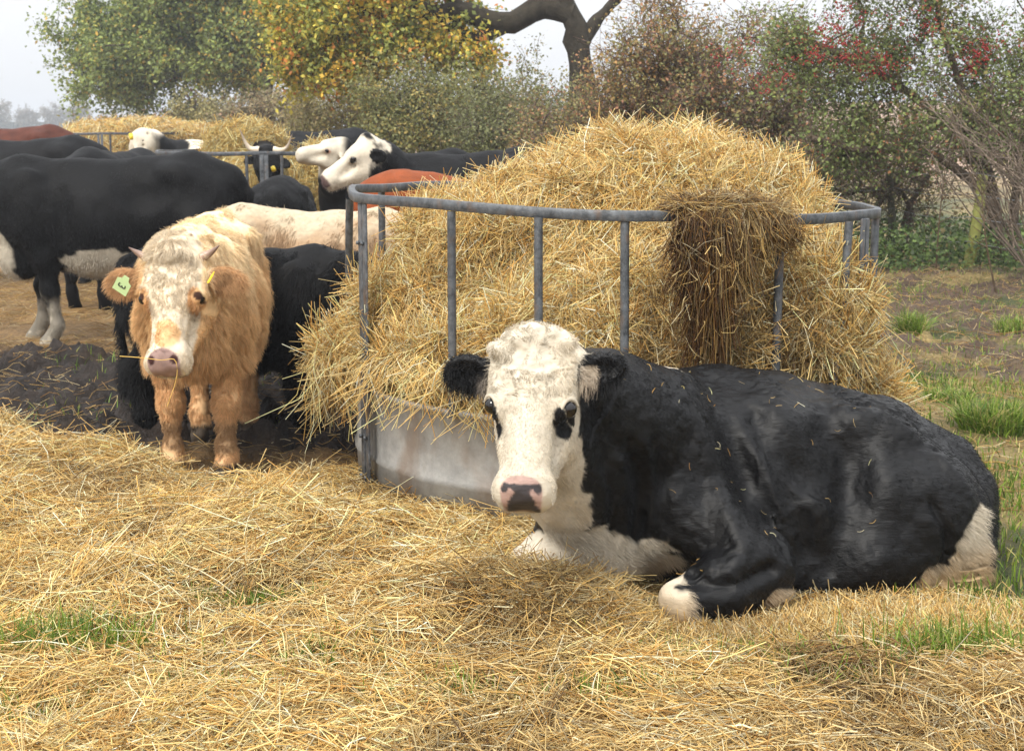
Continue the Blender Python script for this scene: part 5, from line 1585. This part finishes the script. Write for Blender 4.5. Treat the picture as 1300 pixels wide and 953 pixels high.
# ------------------------------------------------------------------ trees and hedge
def grow(name, label, cat, base, trunk_pts, trunk_r, blobs, n_clump, n_leaf, leaf, pal, wts, twig_n=6, twig_l=.5, clump_r=.45, bark=(90, 80, 66), seed=1, group=None, min_r=.006, extra_limbs=(), shell=.55, tone=None, berries=None, max_z=None, droop=.0):
    """blobs: list of (centre, radii, weight).  Everything in world metres."""
    rg = np.random.default_rng(seed)
    base = np.asarray(base, float)
    root = empty(name, base, label, cat, group)
    # clump centres
    cs = []
    wts_b = np.array([b[2] for b in blobs], float); wts_b /= wts_b.sum()
    while len(cs) < n_clump:
        b = blobs[rg.choice(len(blobs), p=wts_b)]
        d = rg.normal(size=3); d /= np.linalg.norm(d)
        rr_ = shell + (1 - shell) * rg.random() if rg.random() < .7 else rg.random() ** .6
        c_ = np.array(b[0]) + d * rr_ * np.array(b[1])
        if c_[2] > .1: cs.append(c_)
    cs = np.array(cs)
    # skeleton
    nodes, parent, rad = [], [], []
    roots_ = trunk_pts if isinstance(trunk_pts[0][0], (list, tuple, np.ndarray)) else [trunk_pts]
    fixed = []
    for tp, tr in [(t_, trunk_r) for t_ in roots_] + list(extra_limbs):
        pth = smooth_path(tp, 16)
        i0 = len(nodes)
        for i, q in enumerate(pth):
            nodes.append(q + rg.normal(0, .015, 3)); parent.append(i0 + i - 1 if i else -1)
        fixed.append((pth, tr))
    n_fixed = len(nodes)
    order = np.argsort([np.min(np.linalg.norm(np.array(nodes) - c_, axis=1)) for c_ in cs])
    ends = []
    for ci in order:
        c_ = cs[ci]; na = np.array(nodes)
        dist = np.linalg.norm(na - c_, axis=1) + np.where(na[:, 2] > c_[2] + .3, .6, 0)
        j = int(np.argmin(dist)); a = na[j]
        L = np.linalg.norm(c_ - a); k = max(2, int(L / .35))
        off = rg.normal(0, .12, 3) * L
        prev = j
        for t in np.linspace(0, 1, k + 1)[1:]:
            q = a + (c_ - a) * t + off * math.sin(t * math.pi) + np.array([0, 0, .08 * L * math.sin(t * math.pi)]) + rg.normal(0, .02 * L, 3)
            nodes.append(q); parent.append(prev); prev = len(nodes) - 1
        ends.append(prev)
    na = np.array(nodes); pa = np.array(parent)
    w = np.zeros(len(na))
    w[ends] = 1
    for i in range(len(na) - 1, -1, -1):
        if pa[i] >= 0: w[pa[i]] += w[i]
    rads = min_r * np.maximum(w, 1) ** .48
    segs = [(pa[i], i) for i in range(n_fixed, len(na))]
    paths, rr_ = [], []
    for a, b in segs:
        ra = rads[a] if a >= n_fixed else min(rads[b] * 1.5, trunk_r)
        paths.append([na[a], (na[a] + na[b]) / 2 + rg.normal(0, .01, 3), na[b]]); rr_.append([ra if a >= n_fixed else rads[b] * 1.3, (ra + rads[b]) / 2 if a >= n_fixed else rads[b] * 1.1, rads[b]])
    barkc = np.array(srgb(*bark)) * .8
    prt = []
    v, f, c = tubes(np.array(paths), np.array(rr_), sides=5, cols=barkc * rg.uniform(.7, 1.15, (len(paths), 1)))
    prt.append((v, f, c))
    for pth, tr in fixed:
        k = len(pth); r_ = np.linspace(tr, tr * .55, k)
        v, f, _ = tubes(pth[None], r_[None], sides=14)
        v = v + norm(v - np.repeat(pth, 14, 0)) * ((fbm(v, .18, seed, 3) - .5) * tr * .7)[:, None]
        prt.append((v, f, np.tile(barkc, (len(v), 1)) * (.7 + .5 * fbm(v, .3, 3, 2))[:, None]))
    # twigs
    nt_ = n_clump * twig_n
    ci = rg.integers(0, n_clump, nt_)
    d = rg.normal(size=(nt_, 3)); d[:, 2] += .25 - droop; d = norm(d)
    s_ = cs[ci] + rg.normal(0, clump_r * .25, (nt_, 3)); L = twig_l * rg.uniform(.4, 1.3, nt_)
    mid = s_ + d * (L * .5)[:, None] + rg.normal(0, .06, (nt_, 3)) * L[:, None]
    e_ = s_ + d * L[:, None] + rg.normal(0, .14, (nt_, 3)) * L[:, None] - np.array([0, 0, 1]) * (droop * .3 * L)[:, None]
    tw = np.stack([s_, mid, e_], 1)
    v, f, c = tubes(tw, np.stack([np.full(nt_, min_r * .8), np.full(nt_, min_r * .6), np.full(nt_, min_r * .3)], 1), sides=3, cols=barkc * rg.uniform(.8, 1.5, (nt_, 1)))
    prt.append((v, f, c))
    v, f, c = merge(prt)
    new_mesh('trunk', v - base, f, M_BARK, root, c)
    if n_leaf:
        ti = rg.integers(0, nt_, n_leaf); t = rg.random(n_leaf)[:, None]
        pos = tw[ti, 0] * (1 - t) ** 2 + 2 * tw[ti, 1] * t * (1 - t) + tw[ti, 2] * t ** 2 + rg.normal(0, clump_r * .22, (n_leaf, 3))
        if max_z: pass
        nrm_ = norm(rg.normal(size=(n_leaf, 3)) + np.array([0, -.3, .8]))
        a = norm(np.cross(nrm_, rg.normal(size=(n_leaf, 3)))); b = np.cross(nrm_, a)
        ls = leaf * rg.uniform(.55, 1.3, n_leaf)[:, None]
        v = np.stack([pos - a * ls * .5, pos + b * ls * .34 + nrm_ * ls * .08, pos + a * ls * .55, pos - b * ls * .34 + nrm_ * ls * .08], 1).reshape(-1, 3)
        f = np.arange(n_leaf * 4).reshape(-1, 4)
        pal_ = (np.array([srgb(*q) for q in pal]) * .82 + np.array(srgb(172, 158, 124)) * .24) * 1.12  # pale beige mixed into every leaf colour, standing in for thicker haze
        if tone is not None:
            wt_ = tone(pos)                                   # (n, len(pal)) weights
            cw = np.cumsum(wt_, 1); cw /= cw[:, -1:]
            pi_ = (rg.random(n_leaf)[:, None] > cw).sum(1)
        else:
            clump_pref = rg.dirichlet(np.array(wts) * 5 + .01, n_clump)
            cw = np.cumsum(clump_pref[ci[ti]], 1); pi_ = np.minimum((rg.random(n_leaf)[:, None] > cw).sum(1), len(pal) - 1)
        c = np.repeat(pal_[np.minimum(pi_, len(pal) - 1)] * rg.uniform(.65, 1.25, (n_leaf, 1)), 4, 0)
        new_mesh('crown', v - base, f, M_LEAF, root, c, smooth=False)
    if berries:
        nb, cents = berries
        tmpl = []
        cc_ = []
        for k in range(nb):
            if rg.random() < .8:
                q, r__ = cents[rg.integers(0, len(cents))]; pc = np.array(q) + rg.normal(0, 1, 3) * r__
            else:
                pc = tw[rg.integers(0, nt_), 2] + rg.normal(0, .05, 3)
            cc_.append(pc)
        cc_ = np.array(cc_); sub = np.repeat(cc_, 4, 0) + rg.normal(0, .022, (nb * 4, 3))
        r0 = rg.uniform(.007, .012, len(sub))[:, None]
        octv = np.array([[1, 0, 0], [0, 1, 0], [-1, 0, 0], [0, -1, 0], [0, 0, 1], [0, 0, -1]], float)
        v = (sub[:, None, :] + octv[None] * r0[:, :, None]).reshape(-1, 3)
        tri = np.array([[0, 1, 4], [1, 2, 4], [2, 3, 4], [3, 0, 4], [1, 0, 5], [2, 1, 5], [3, 2, 5], [0, 3, 5]])
        f = (np.arange(len(sub))[:, None, None] * 6 + tri[None]).reshape(-1, 3)
        o = new_mesh('berries', v - base, f, M_BERRY, root, np.repeat(np.array(srgb(160, 26, 30))[None] * rg.uniform(.6, 1.2, (len(sub), 1)), 6, 0))
        o['label'] = 'clusters of dark red berries'
    return root

def B(px, py, Y, rx, ry, rz, w=1.0):
    return (P(px, py, Y), (rx, ry, rz), w)
GREEN = [(96, 124, 48), (120, 142, 56), (76, 104, 44), (168, 162, 58), (190, 152, 50)]
YEL = [(134, 146, 48), (190, 178, 52), (100, 122, 44), (226, 184, 48), (206, 124, 40)]

# far oak, green
Yo = 44.0
base = (place_x(330, Yo), Yo, -.1)
def oak_tone(p):
    t = sstep(-9.5, -5.5, p[:, 0] + (fbm(p, 2.0, 5, 2) - .5) * 5)
    w = np.stack([.36 - .12 * t, .28 - .04 * t, .24 - .1 * t, .08 + .14 * t, .03 + .10 * t], 1)
    return np.maximum(w, .01)
grow('oak_tree', 'big green oak, its broad crown filling the top left', 'tree', base, [base, P(332, 120, Yo), P(340, 50, Yo), P(330, -40, Yo)], .42,
     [B(150, 60, Yo, 2.0, 2.5, 1.5, 1.3), B(250, 50, Yo, 2.6, 3, 2.0, 2.3), B(350, 60, Yo, 2.5, 3, 1.7, 1.8), B(210, 0, Yo, 2.8, 3, 2.0, 2), B(330, -20, Yo, 3.2, 3, 2.4, 2), B(140, 95, Yo, 1.3, 1.8, .8, .8), B(240, -120, Yo, 4, 4, 2.6, 1.6), B(440, 20, Yo, 2.4, 3, 2.2, 1)],
     340, 120000, .125, GREEN, None, twig_n=7, twig_l=.8, clump_r=.8, seed=11, tone=oak_tone, min_r=.014)
# nearer oak with the bare limb and yellowing leaves
Yb = 24.0
base = (place_x(748, Yb), Yb, -.1)
lim = lambda pts_: [P(a, b, Yb + d) for a, b, d in pts_]
grow('oak_tree', 'nearer oak with a bent bare limb and yellow-orange leaves at the top centre', 'tree', base,
     [base, P(742, 170, Yb), P(738, 90, Yb), P(728, 30, Yb), P(700, -30, Yb)], .27,
     [B(400, 30, Yb, .85, 1.0, .75, 2), B(470, 10, Yb, 1.0, 1.1, .8, 2.2), B(520, 60, Yb, .8, .9, .5, 1.4), B(440, 95, Yb, .7, .8, .3, 1.0), B(370, 75, Yb, .5, .8, .5, 1), B(560, 20, Yb, .6, .9, .6, .9), B(590, 80, Yb, .6, .8, .3, .6), B(500, -90, Yb, 2.2, 1.6, .9, 1.4)],
     190, 34000, .085, YEL, [.33, .27, .18, .14, .08], twig_n=7, twig_l=.42, clump_r=.35, bark=(66, 60, 50), seed=12, min_r=.008,
     extra_limbs=[(lim([(725, 18, 0), (690, 8, 0), (655, 28, 0), (620, 26, 0), (585, 14, 0), (550, 20, 0), (515, 8, 0), (470, 14, 0), (430, 4, 0)]), .21),
                  (lim([(655, 25, 0), (630, 40, 0), (603, 50, 0), (585, 40, .1), (565, 36, .2), (545, 60, .2), (520, 75, .2)]), .115),
                  (lim([(585, 10, 0), (572, -5, 0), (560, -20, 0)]), .09),
                  (lim([(738, 60, 0), (755, 30, .1), (778, 5, .2), (800, -20, .2)]), .12)])
# hedge shrubs, left to right
def shrub(label, px0, px1, ytop, Y, pal, wts, n_leaf, leaf, seed, n_clump=110, twig_n=7, bark=(110, 98, 84), cat='shrub', gap=.35, min_r=.006, twig_l=.4, name='hedge_shrub', berries=None, extra=None, lowz=.45):
    x0, x1 = place_x(px0, Y), place_x(px1, Y); zt = P(650, ytop, Y)[2]
    w_ = (x1 - x0)
    base = ((x0 + x1) / 2, Y, -.05)
    bl = []
    k = max(3, int(w_ / 1.0) + 2)
    rg = np.random.default_rng(seed + 100)
    for i in range(k):
        cx = x0 + w_ * (i + .5) / k
        top = zt * (1 - .22 * abs((i + .5) / k - .5) * 2) * rg.uniform(.9, 1.0)
        bl.append(((cx, Y + rg.uniform(-.3, .3), (top + lowz) / 2), (w_ / k * .85, .9, (top - lowz) / 2 * 1.0), 1.0))
    stems = []
    for i in range(max(3, k)):
        sx = base[0] + rg.uniform(-.3, .3) * w_
        stems.append([np.array([sx, Y + rg.uniform(-.2, .2), -.05]), np.array([sx + rg.uniform(-.2, .2), Y, zt * .3]), np.array([sx + rg.uniform(-.4, .4), Y + rg.uniform(-.2, .2), zt * .6])])
    return grow(name, label, cat, base, stems, .05, bl + (extra or []), n_clump, n_leaf, leaf, pal, wts, twig_n=twig_n, twig_l=twig_l, clump_r=.35, bark=bark, seed=seed, group='shrubs in the hedge line behind the herd', min_r=min_r, shell=gap, berries=berries)

shrub('far hazy brown shrub under the left end of the green oak', 110, 200, 140, 58, [(132, 122, 104), (150, 128, 112), (118, 116, 96)], [.4, .3, .3], 9000, .12, 20, n_clump=70, min_r=.012, twig_l=.6)
shrub('pinkish brown shrub under the middle of the green oak', 190, 312, 122, 46, [(150, 116, 96), (120, 108, 80), (138, 124, 92), (160, 104, 84)], [.3, .25, .3, .15], 14000, .10, 21, n_clump=90, min_r=.010, twig_l=.6)
shrub('rounded olive shrub to the right of the pinkish one', 228, 318, 112, 36, [(134, 128, 76), (112, 112, 66), (150, 136, 84)], [.4, .3, .3], 13000, .08, 22, n_clump=80, min_r=.008)
shrub('grey-brown twiggy shrub left of the profile cow head', 288, 405, 78, 31, [(112, 104, 78), (128, 112, 84), (96, 96, 66), (132, 96, 76)], [.35, .25, .25, .15], 15000, .07, 23, n_clump=100, twig_n=10)
shrub('pale straw-green shrub above the profile cow head', 375, 500, 62, 26, [(150, 138, 88), (128, 126, 74), (112, 112, 64), (168, 150, 104)], [.3, .3, .25, .15], 17000, .06, 24, n_clump=110, twig_n=10, bark=(150, 134, 108))
shrub('dense olive green shrub below the yellow oak leaves', 462, 640, 42, 22, [(92, 104, 48), (118, 120, 56), (74, 88, 42), (150, 132, 58)], [.34, .28, .26, .12], 36000, .05, 25, n_clump=170)
shrub('darkest green shrub with a wispy top beside the oak trunk', 585, 745, 62, 20.5, [(70, 86, 42), (88, 100, 48), (58, 72, 38), (128, 104, 52)], [.34, .28, .28, .10], 32000, .045, 26, n_clump=160)
shrub('russet shrub with few leaves behind the top of the near heap', 765, 905, -60, 18.5, [(140, 112, 56), (118, 116, 58), (164, 120, 62), (142, 84, 60), (96, 100, 52)], [.26, .26, .2, .12, .16], 24000, .046, 27, n_clump=220, twig_n=14, bark=(112, 92, 78), gap=.2)
shrub('thin grey-green shrub between the russet shrub and the berry tree', 850, 1030, -40, 18.0, [(118, 122, 62), (142, 118, 64), (96, 106, 54), (150, 92, 66)], [.34, .24, .28, .14], 14000, .046, 28, n_clump=170, twig_n=14, bark=(120, 102, 90), gap=.2)

shrub('low thin twiggy shrub below the berry tree, the bare field showing through', 985, 1190, 150, 17.0, [(118, 122, 62), (142, 118, 64), (96, 106, 54), (140, 96, 70)], [.34, .24, .28, .14], 6500, .042, 29, n_clump=110, twig_n=14, bark=(124, 108, 96), gap=.2, lowz=.25)
shrub('low olive and russet shrub at the foot of the nearer oak', 668, 812, 92, 19.2, [(118, 116, 60), (146, 116, 66), (98, 104, 54), (150, 96, 66)], [.34, .24, .28, .14], 15000, .044, 30, n_clump=120, twig_n=12, bark=(124, 108, 96), gap=.3)
# hawthorn with berries at the right
Yh = 15.6
base = (place_x(1268, Yh), Yh, -.05)
hb = [B(1080, 90, Yh, .75, .9, .55, 1.6), B(1180, 60, Yh, .9, 1, .7, 1.8), B(1000, 55, Yh, .6, .8, .5, 1.0), B(1120, 170, Yh, .75, .9, .35, 1.3), B(1230, 150, Yh, .8, .9, .5, 1.6), B(1310, 80, Yh, .7, .9, .8, 1.2), B(1300, 190, Yh, .5, .8, .4, .7), B(1150, -40, Yh, 1.5, 1.2, .5, 1.5), B(1060, 190, Yh, .5, .6, .22, .5)]
grow('hawthorn_tree', 'hawthorn hung with red berries at the right, dark stems at its foot', 'tree', base,
     [[P(1268, 325, Yh), P(1266, 270, Yh), P(1250, 200, Yh), P(1220, 110, Yh), P(1190, 20, Yh)], [P(1290, 330, Yh + .1), P(1288, 260, Yh), P(1300, 170, Yh), P(1310, 60, Yh)], [P(1275, 322, Yh - .1), P(1250, 250, Yh - .2), P(1180, 195, Yh - .2), P(1090, 190, Yh - .3), P(1030, 175, Yh - .3)], [P(1262, 318, Yh + .2), P(1256, 240, Yh + .3), P(1190, 150, Yh + .3), P(1110, 90, Yh + .2), P(1020, 50, Yh + .2)]], .06,
     hb, 250, 40000, .044, [(84, 112, 48), (108, 132, 58), (68, 92, 42), (128, 122, 60), (140, 84, 56)], [.34, .3, .22, .1, .04], twig_n=13, twig_l=.42, clump_r=.25, bark=(112, 98, 84), seed=41, min_r=.0048, shell=.3,
     berries=(420, [(P(a, b, Yh - .6), np.array([.13, .2, .09]) * s) for a, b, s in ((1078, 75, .9), (1060, 45, 1), (1095, 50, .8), (1235, 65, .9), (1232, 88, .8), (1110, 85, .8), (1130, 80, .8), (925, 75, .9), (980, 100, .9), (1025, 70, 1), (1170, 30, 1.2), (1270, 50, 1.2), (1075, 20, 1))]))
# bare bramble-like shoots leaning in at the right edge
rg = np.random.default_rng(55)
base = np.array([place_x(1300, 13.6), 13.6, -.03])
root = empty('bare_bush', base, 'tangle of bare pale twigs leaning in at the right edge in front of the hawthorn', 'bush')
pth, rr_ = [], []
for k in range(46):
    s0 = P(rg.uniform(1285, 1335), rg.uniform(225, 385) if k > 8 else 385, 13.6 + rg.uniform(-.5, .5)); s0[2] = max(s0[2], 0)
    e0 = P(rg.uniform(1165, 1320), rg.uniform(95, 240), 13.4 + rg.uniform(-.7, .5))
    mid = (s0 + e0) / 2 + rg.normal(0, .14, 3) + np.array([0, 0, .15])
    sp = smooth_path([s0, mid, e0], 10) + rg.normal(0, .012, (10, 3))
    pth.append(sp); rr_.append(np.linspace(.0085, .003, 10))
    for j in range(5):
        a = sp[rg.integers(3, 9)]; d = norm(e0 - s0 + rg.normal(0, .7, 3)) * rg.uniform(.15, .45)
        pth.append(smooth_path([a, a + d * .5 + rg.normal(0, .03, 3), a + d + rg.normal(0, .06, 3)], 10)); rr_.append(np.linspace(.0045, .0018, 10))
v, f, c = tubes(np.array(pth), np.array(rr_), sides=5, cols=np.array(srgb(150, 134, 118)) * .8 * rg.uniform(.6, 1.1, (len(pth), 1)))
new_mesh('branches', v - base, f, M_BARK, root, c)

# saplings / suckers standing in the mud in front of the hedge
def sapling(px, py, top, label, lean, seed):
    rg = np.random.default_rng(seed)
    Y = 12.5
    b = P(px, py, 1.0); t = CAM_H / (CAM_H - b[2]); b = np.array([b[0] * t, t, 0]); Y = t
    e = P(px + lean, top, Y)
    sp = smooth_path([b, (b + e) / 2 + rg.normal(0, .04, 3), e], 10)
    pth = [sp]; rr_ = [np.linspace(.010, .004, 10)]
    for j in range(9):
        a = sp[rg.integers(3, 10)]; d = norm(np.array([rg.normal(0, 1), rg.normal(0, .5), .7])) * rg.uniform(.12, .4)
        pth.append(smooth_path([a, a + d * .5 + rg.normal(0, .02, 3), a + d], 10)); rr_.append(np.linspace(.005, .002, 10))
    v, f, c = tubes(np.array(pth), np.array(rr_), sides=5, cols=np.array(srgb(110, 94, 78)) * .7)
    o = new_mesh('sapling', v - b, f, M_BARK, None, np.tile(np.array(srgb(112, 94, 76)) * .7, (len(v), 1)))
    o.location = tuple(b)
    tag(o, label, 'sapling', 'bare saplings in front of the hedge')
sapling(1188, 345, 215, 'thin bare sapling left of the mossy leaning post', 12, 61)
sapling(1265, 375, 230, 'bare sapling in the mud right of the mossy leaning post', -20, 62)

# ------------------------------------------------------------------ wire fence along the hedge
M_MOSS = mat_attr('mossy_wood', .85, .15, bump=(40, .8, .01), mottle=(12, .3))
M_WIRE = mat_plain('galvanised_wire', (.30, .31, .33), .45, .5, .6)
fl = empty('wire_fence', (place_x(1235, 14.6), 14.6, 0), 'old wire fence with weathered posts running along the foot of the hedge', 'fence')
fo = np.array(fl.location)
def fpost(a, b, r, col, label=None):
    sp = smooth_path([a, (np.array(a) + np.array(b)) / 2 + np.array([.02, 0, 0]), b], 8)
    rr_ = np.linspace(r * 1.05, r * .9, 8)
    sp2 = np.vstack([sp, sp[-1] + (sp[-1] - sp[-2]) * .02]); rr2 = np.append(rr_, r * .05)
    v, f, _ = tubes(sp2[None], rr2[None], sides=12)
    cc = np.array(srgb(*col))[None] * .8 * (.55 + .8 * fbm(v, .12, 7, 3))[:, None]
    o = new_mesh('post', v - fo, f, M_MOSS, fl, cc)
    if label: o['label'] = label
ptop = []
def gpt(px, py):
    b = P(px, py, 1.0); t = CAM_H / (CAM_H - b[2]); return np.array([b[0] * t, t, 0.0])
b = gpt(1228, 342); fpost(b, P(1248, 222, b[1]), .060, (138, 140, 78), 'leaning post green with moss')
fpA = b
b2 = gpt(1131, 325); fpost(b2, P(1129, 218, b2[1]), .045, (112, 108, 92))
b3 = gpt(1047, 322); fpost(b3, P(1047, 190, b3[1]), .045, (128, 116, 104))
b4 = np.array([place_x(965, 19.0), 19.0, 0]); fpost(b4, b4 + np.array([0, 0, 1.25]), .05, (120, 112, 100))
bR = np.array([place_x(1345, 14.2), 14.2, 0]); fpost(bR, bR + np.array([0, 0, 1.2]), .05, (120, 112, 92))
line = [b4, b3, b2, fpA, bR]
for hz in (.30, .56, .80, 1.02):
    pts_ = []
    for i in range(len(line) - 1):
        for t in np.linspace(0, 1, 9)[:-1]:
            q = lerp(line[i], line[i + 1], t) + np.array([0, -.05, hz - .05 * math.sin(t * math.pi)])
            pts_.append(q)
    v, f, _ = tubes(np.array(pts_)[None], np.full((1, len(pts_)), .0032), sides=5)
    new_mesh('wire', v - fo, f, M_WIRE, fl)

# nettles and ivy at the hedge foot
n = 26000
x = RNG.uniform(.8, 6.6, n); y = 14.6 + RNG.random(n) * 3.2 + (x < 3) * .8
z = ground_z(x, y) + RNG.random(n) ** 1.6 * (.12 + .55 * fbm(np.stack([x, y], -1), .8, 201, 3)) * 1.0
pos = np.stack([x, y, z], -1)
nr_ = norm(RNG.normal(size=(n, 3)) + np.array([0, -.3, 1.2])); a = norm(np.cross(nr_, RNG.normal(size=(n, 3)))); b_ = np.cross(nr_, a)
ls = RNG.uniform(.025, .065, n)[:, None]
v = np.stack([pos - a * ls * .5, pos + b_ * ls * .35, pos + a * ls * .5, pos - b_ * ls * .35], 1).reshape(-1, 3)
wc = np.array([srgb(100, 124, 66), srgb(126, 148, 84), srgb(82, 100, 58), srgb(140, 126, 84)]) * .8
c = np.repeat(wc[RNG.choice(4, n, p=[.35, .3, .25, .1])] * RNG.uniform(.6, 1.2, (n, 1)), 4, 0)
tag(new_mesh('undergrowth', v, np.arange(n * 4).reshape(-1, 4), M_LEAF, None, c, smooth=False), 'low green nettles and ivy along the foot of the hedge', 'undergrowth', kind='stuff')

# far trees on the horizon at the left
for k, (px, top, w_, Y, lab) in enumerate(((4, 126, 22, 330, 'tallest hazy bare tree at the left edge of the horizon'), (42, 137, 16, 350, 'small hazy bare tree, second from the left on the horizon'), (76, 132, 17, 345, 'hazy bare tree right of the small one on the horizon'), (-30, 130, 22, 330, 'hazy bare tree outside the left edge on the horizon'), (108, 133, 14, 300, 'hazy bare tree standing just left of the green oak'))):
    if px < -10: continue
    zt = P(px, top, Y)[2]
    rw = w_ / F_PX * Y
    x0 = place_x(px, Y)
    g0 = float(ground_z(np.array([x0]), np.array([Y]))[0])
    grow('bare_tree', lab, 'tree', (x0, Y, g0), [(x0, Y, g0 - .3), (x0 + .2, Y, g0 + (zt - g0) * .3), (x0, Y, g0 + (zt - g0) * .55)], .35,
         [((x0, Y, g0 + (zt - g0) * .60), (rw, rw, (zt - g0) * .40), 1)], 70, 2600, .34, [(120, 110, 104), (104, 100, 96)], [.5, .5], twig_n=8, twig_l=1.3, clump_r=.9, seed=70 + k, min_r=.05, group='bare trees on the far horizon')
x = RNG.uniform(-150, -55, 9000); Yy = RNG.uniform(352, 372, 9000)
z = ground_z(x, Yy) + RNG.random(9000) * 2.8 * (.3 + fbm(np.stack([x, Yy * 0], -1), 9, 211, 3))
pos = np.stack([x, Yy, z], -1)
nr_ = norm(RNG.normal(size=(9000, 3))); a = norm(np.cross(nr_, RNG.normal(size=(9000, 3)))); b_ = np.cross(nr_, a); ls = RNG.uniform(.5, 1.0, 9000)[:, None]
v = np.stack([pos - a * ls * .5, pos + b_ * ls * .4, pos + a * ls * .5, pos - b_ * ls * .4], 1).reshape(-1, 3)
tag(new_mesh('far_hedge', v, np.arange(36000).reshape(-1, 4), M_LEAF, None, np.tile(np.array(srgb(96, 104, 92)) * .5, (len(v), 1)), smooth=False), 'hazy hedge line on the horizon at the left', 'hedge', kind='stuff')

# ------------------------------------------------------------------ thin autumn haze
def haze():
    lo, hi = np.array([-950, -30, -3.0]), np.array([950, 1560, 16.0])
    v = np.array([[(lo, hi)[i][0], (lo, hi)[j][1], (lo, hi)[k][2]] for i in (0, 1) for j in (0, 1) for k in (0, 1)])
    f = np.array([[0, 1, 3, 2], [4, 6, 7, 5], [0, 4, 5, 1], [2, 3, 7, 6], [0, 2, 6, 4], [1, 5, 7, 3]])
    m = bpy.data.materials.new('haze'); m.use_nodes = True
    t = m.node_tree; t.nodes.remove(t.nodes['Principled BSDF'])
    pv_ = t.nodes.new('ShaderNodeVolumePrincipled')
    pv_.inputs['Color'].default_value = (.86, .90, .96, 1)
    pv_.inputs['Density'].default_value = .0016
    pv_.inputs['Anisotropy'].default_value = .2
    t.links.new(pv_.outputs['Volume'], t.nodes['Material Output'].inputs['Volume'])
    o = new_mesh('haze', v, f, m, smooth=False)
    tag(o, 'thin pale autumn haze hanging over the field', 'haze', kind='stuff')
haze()
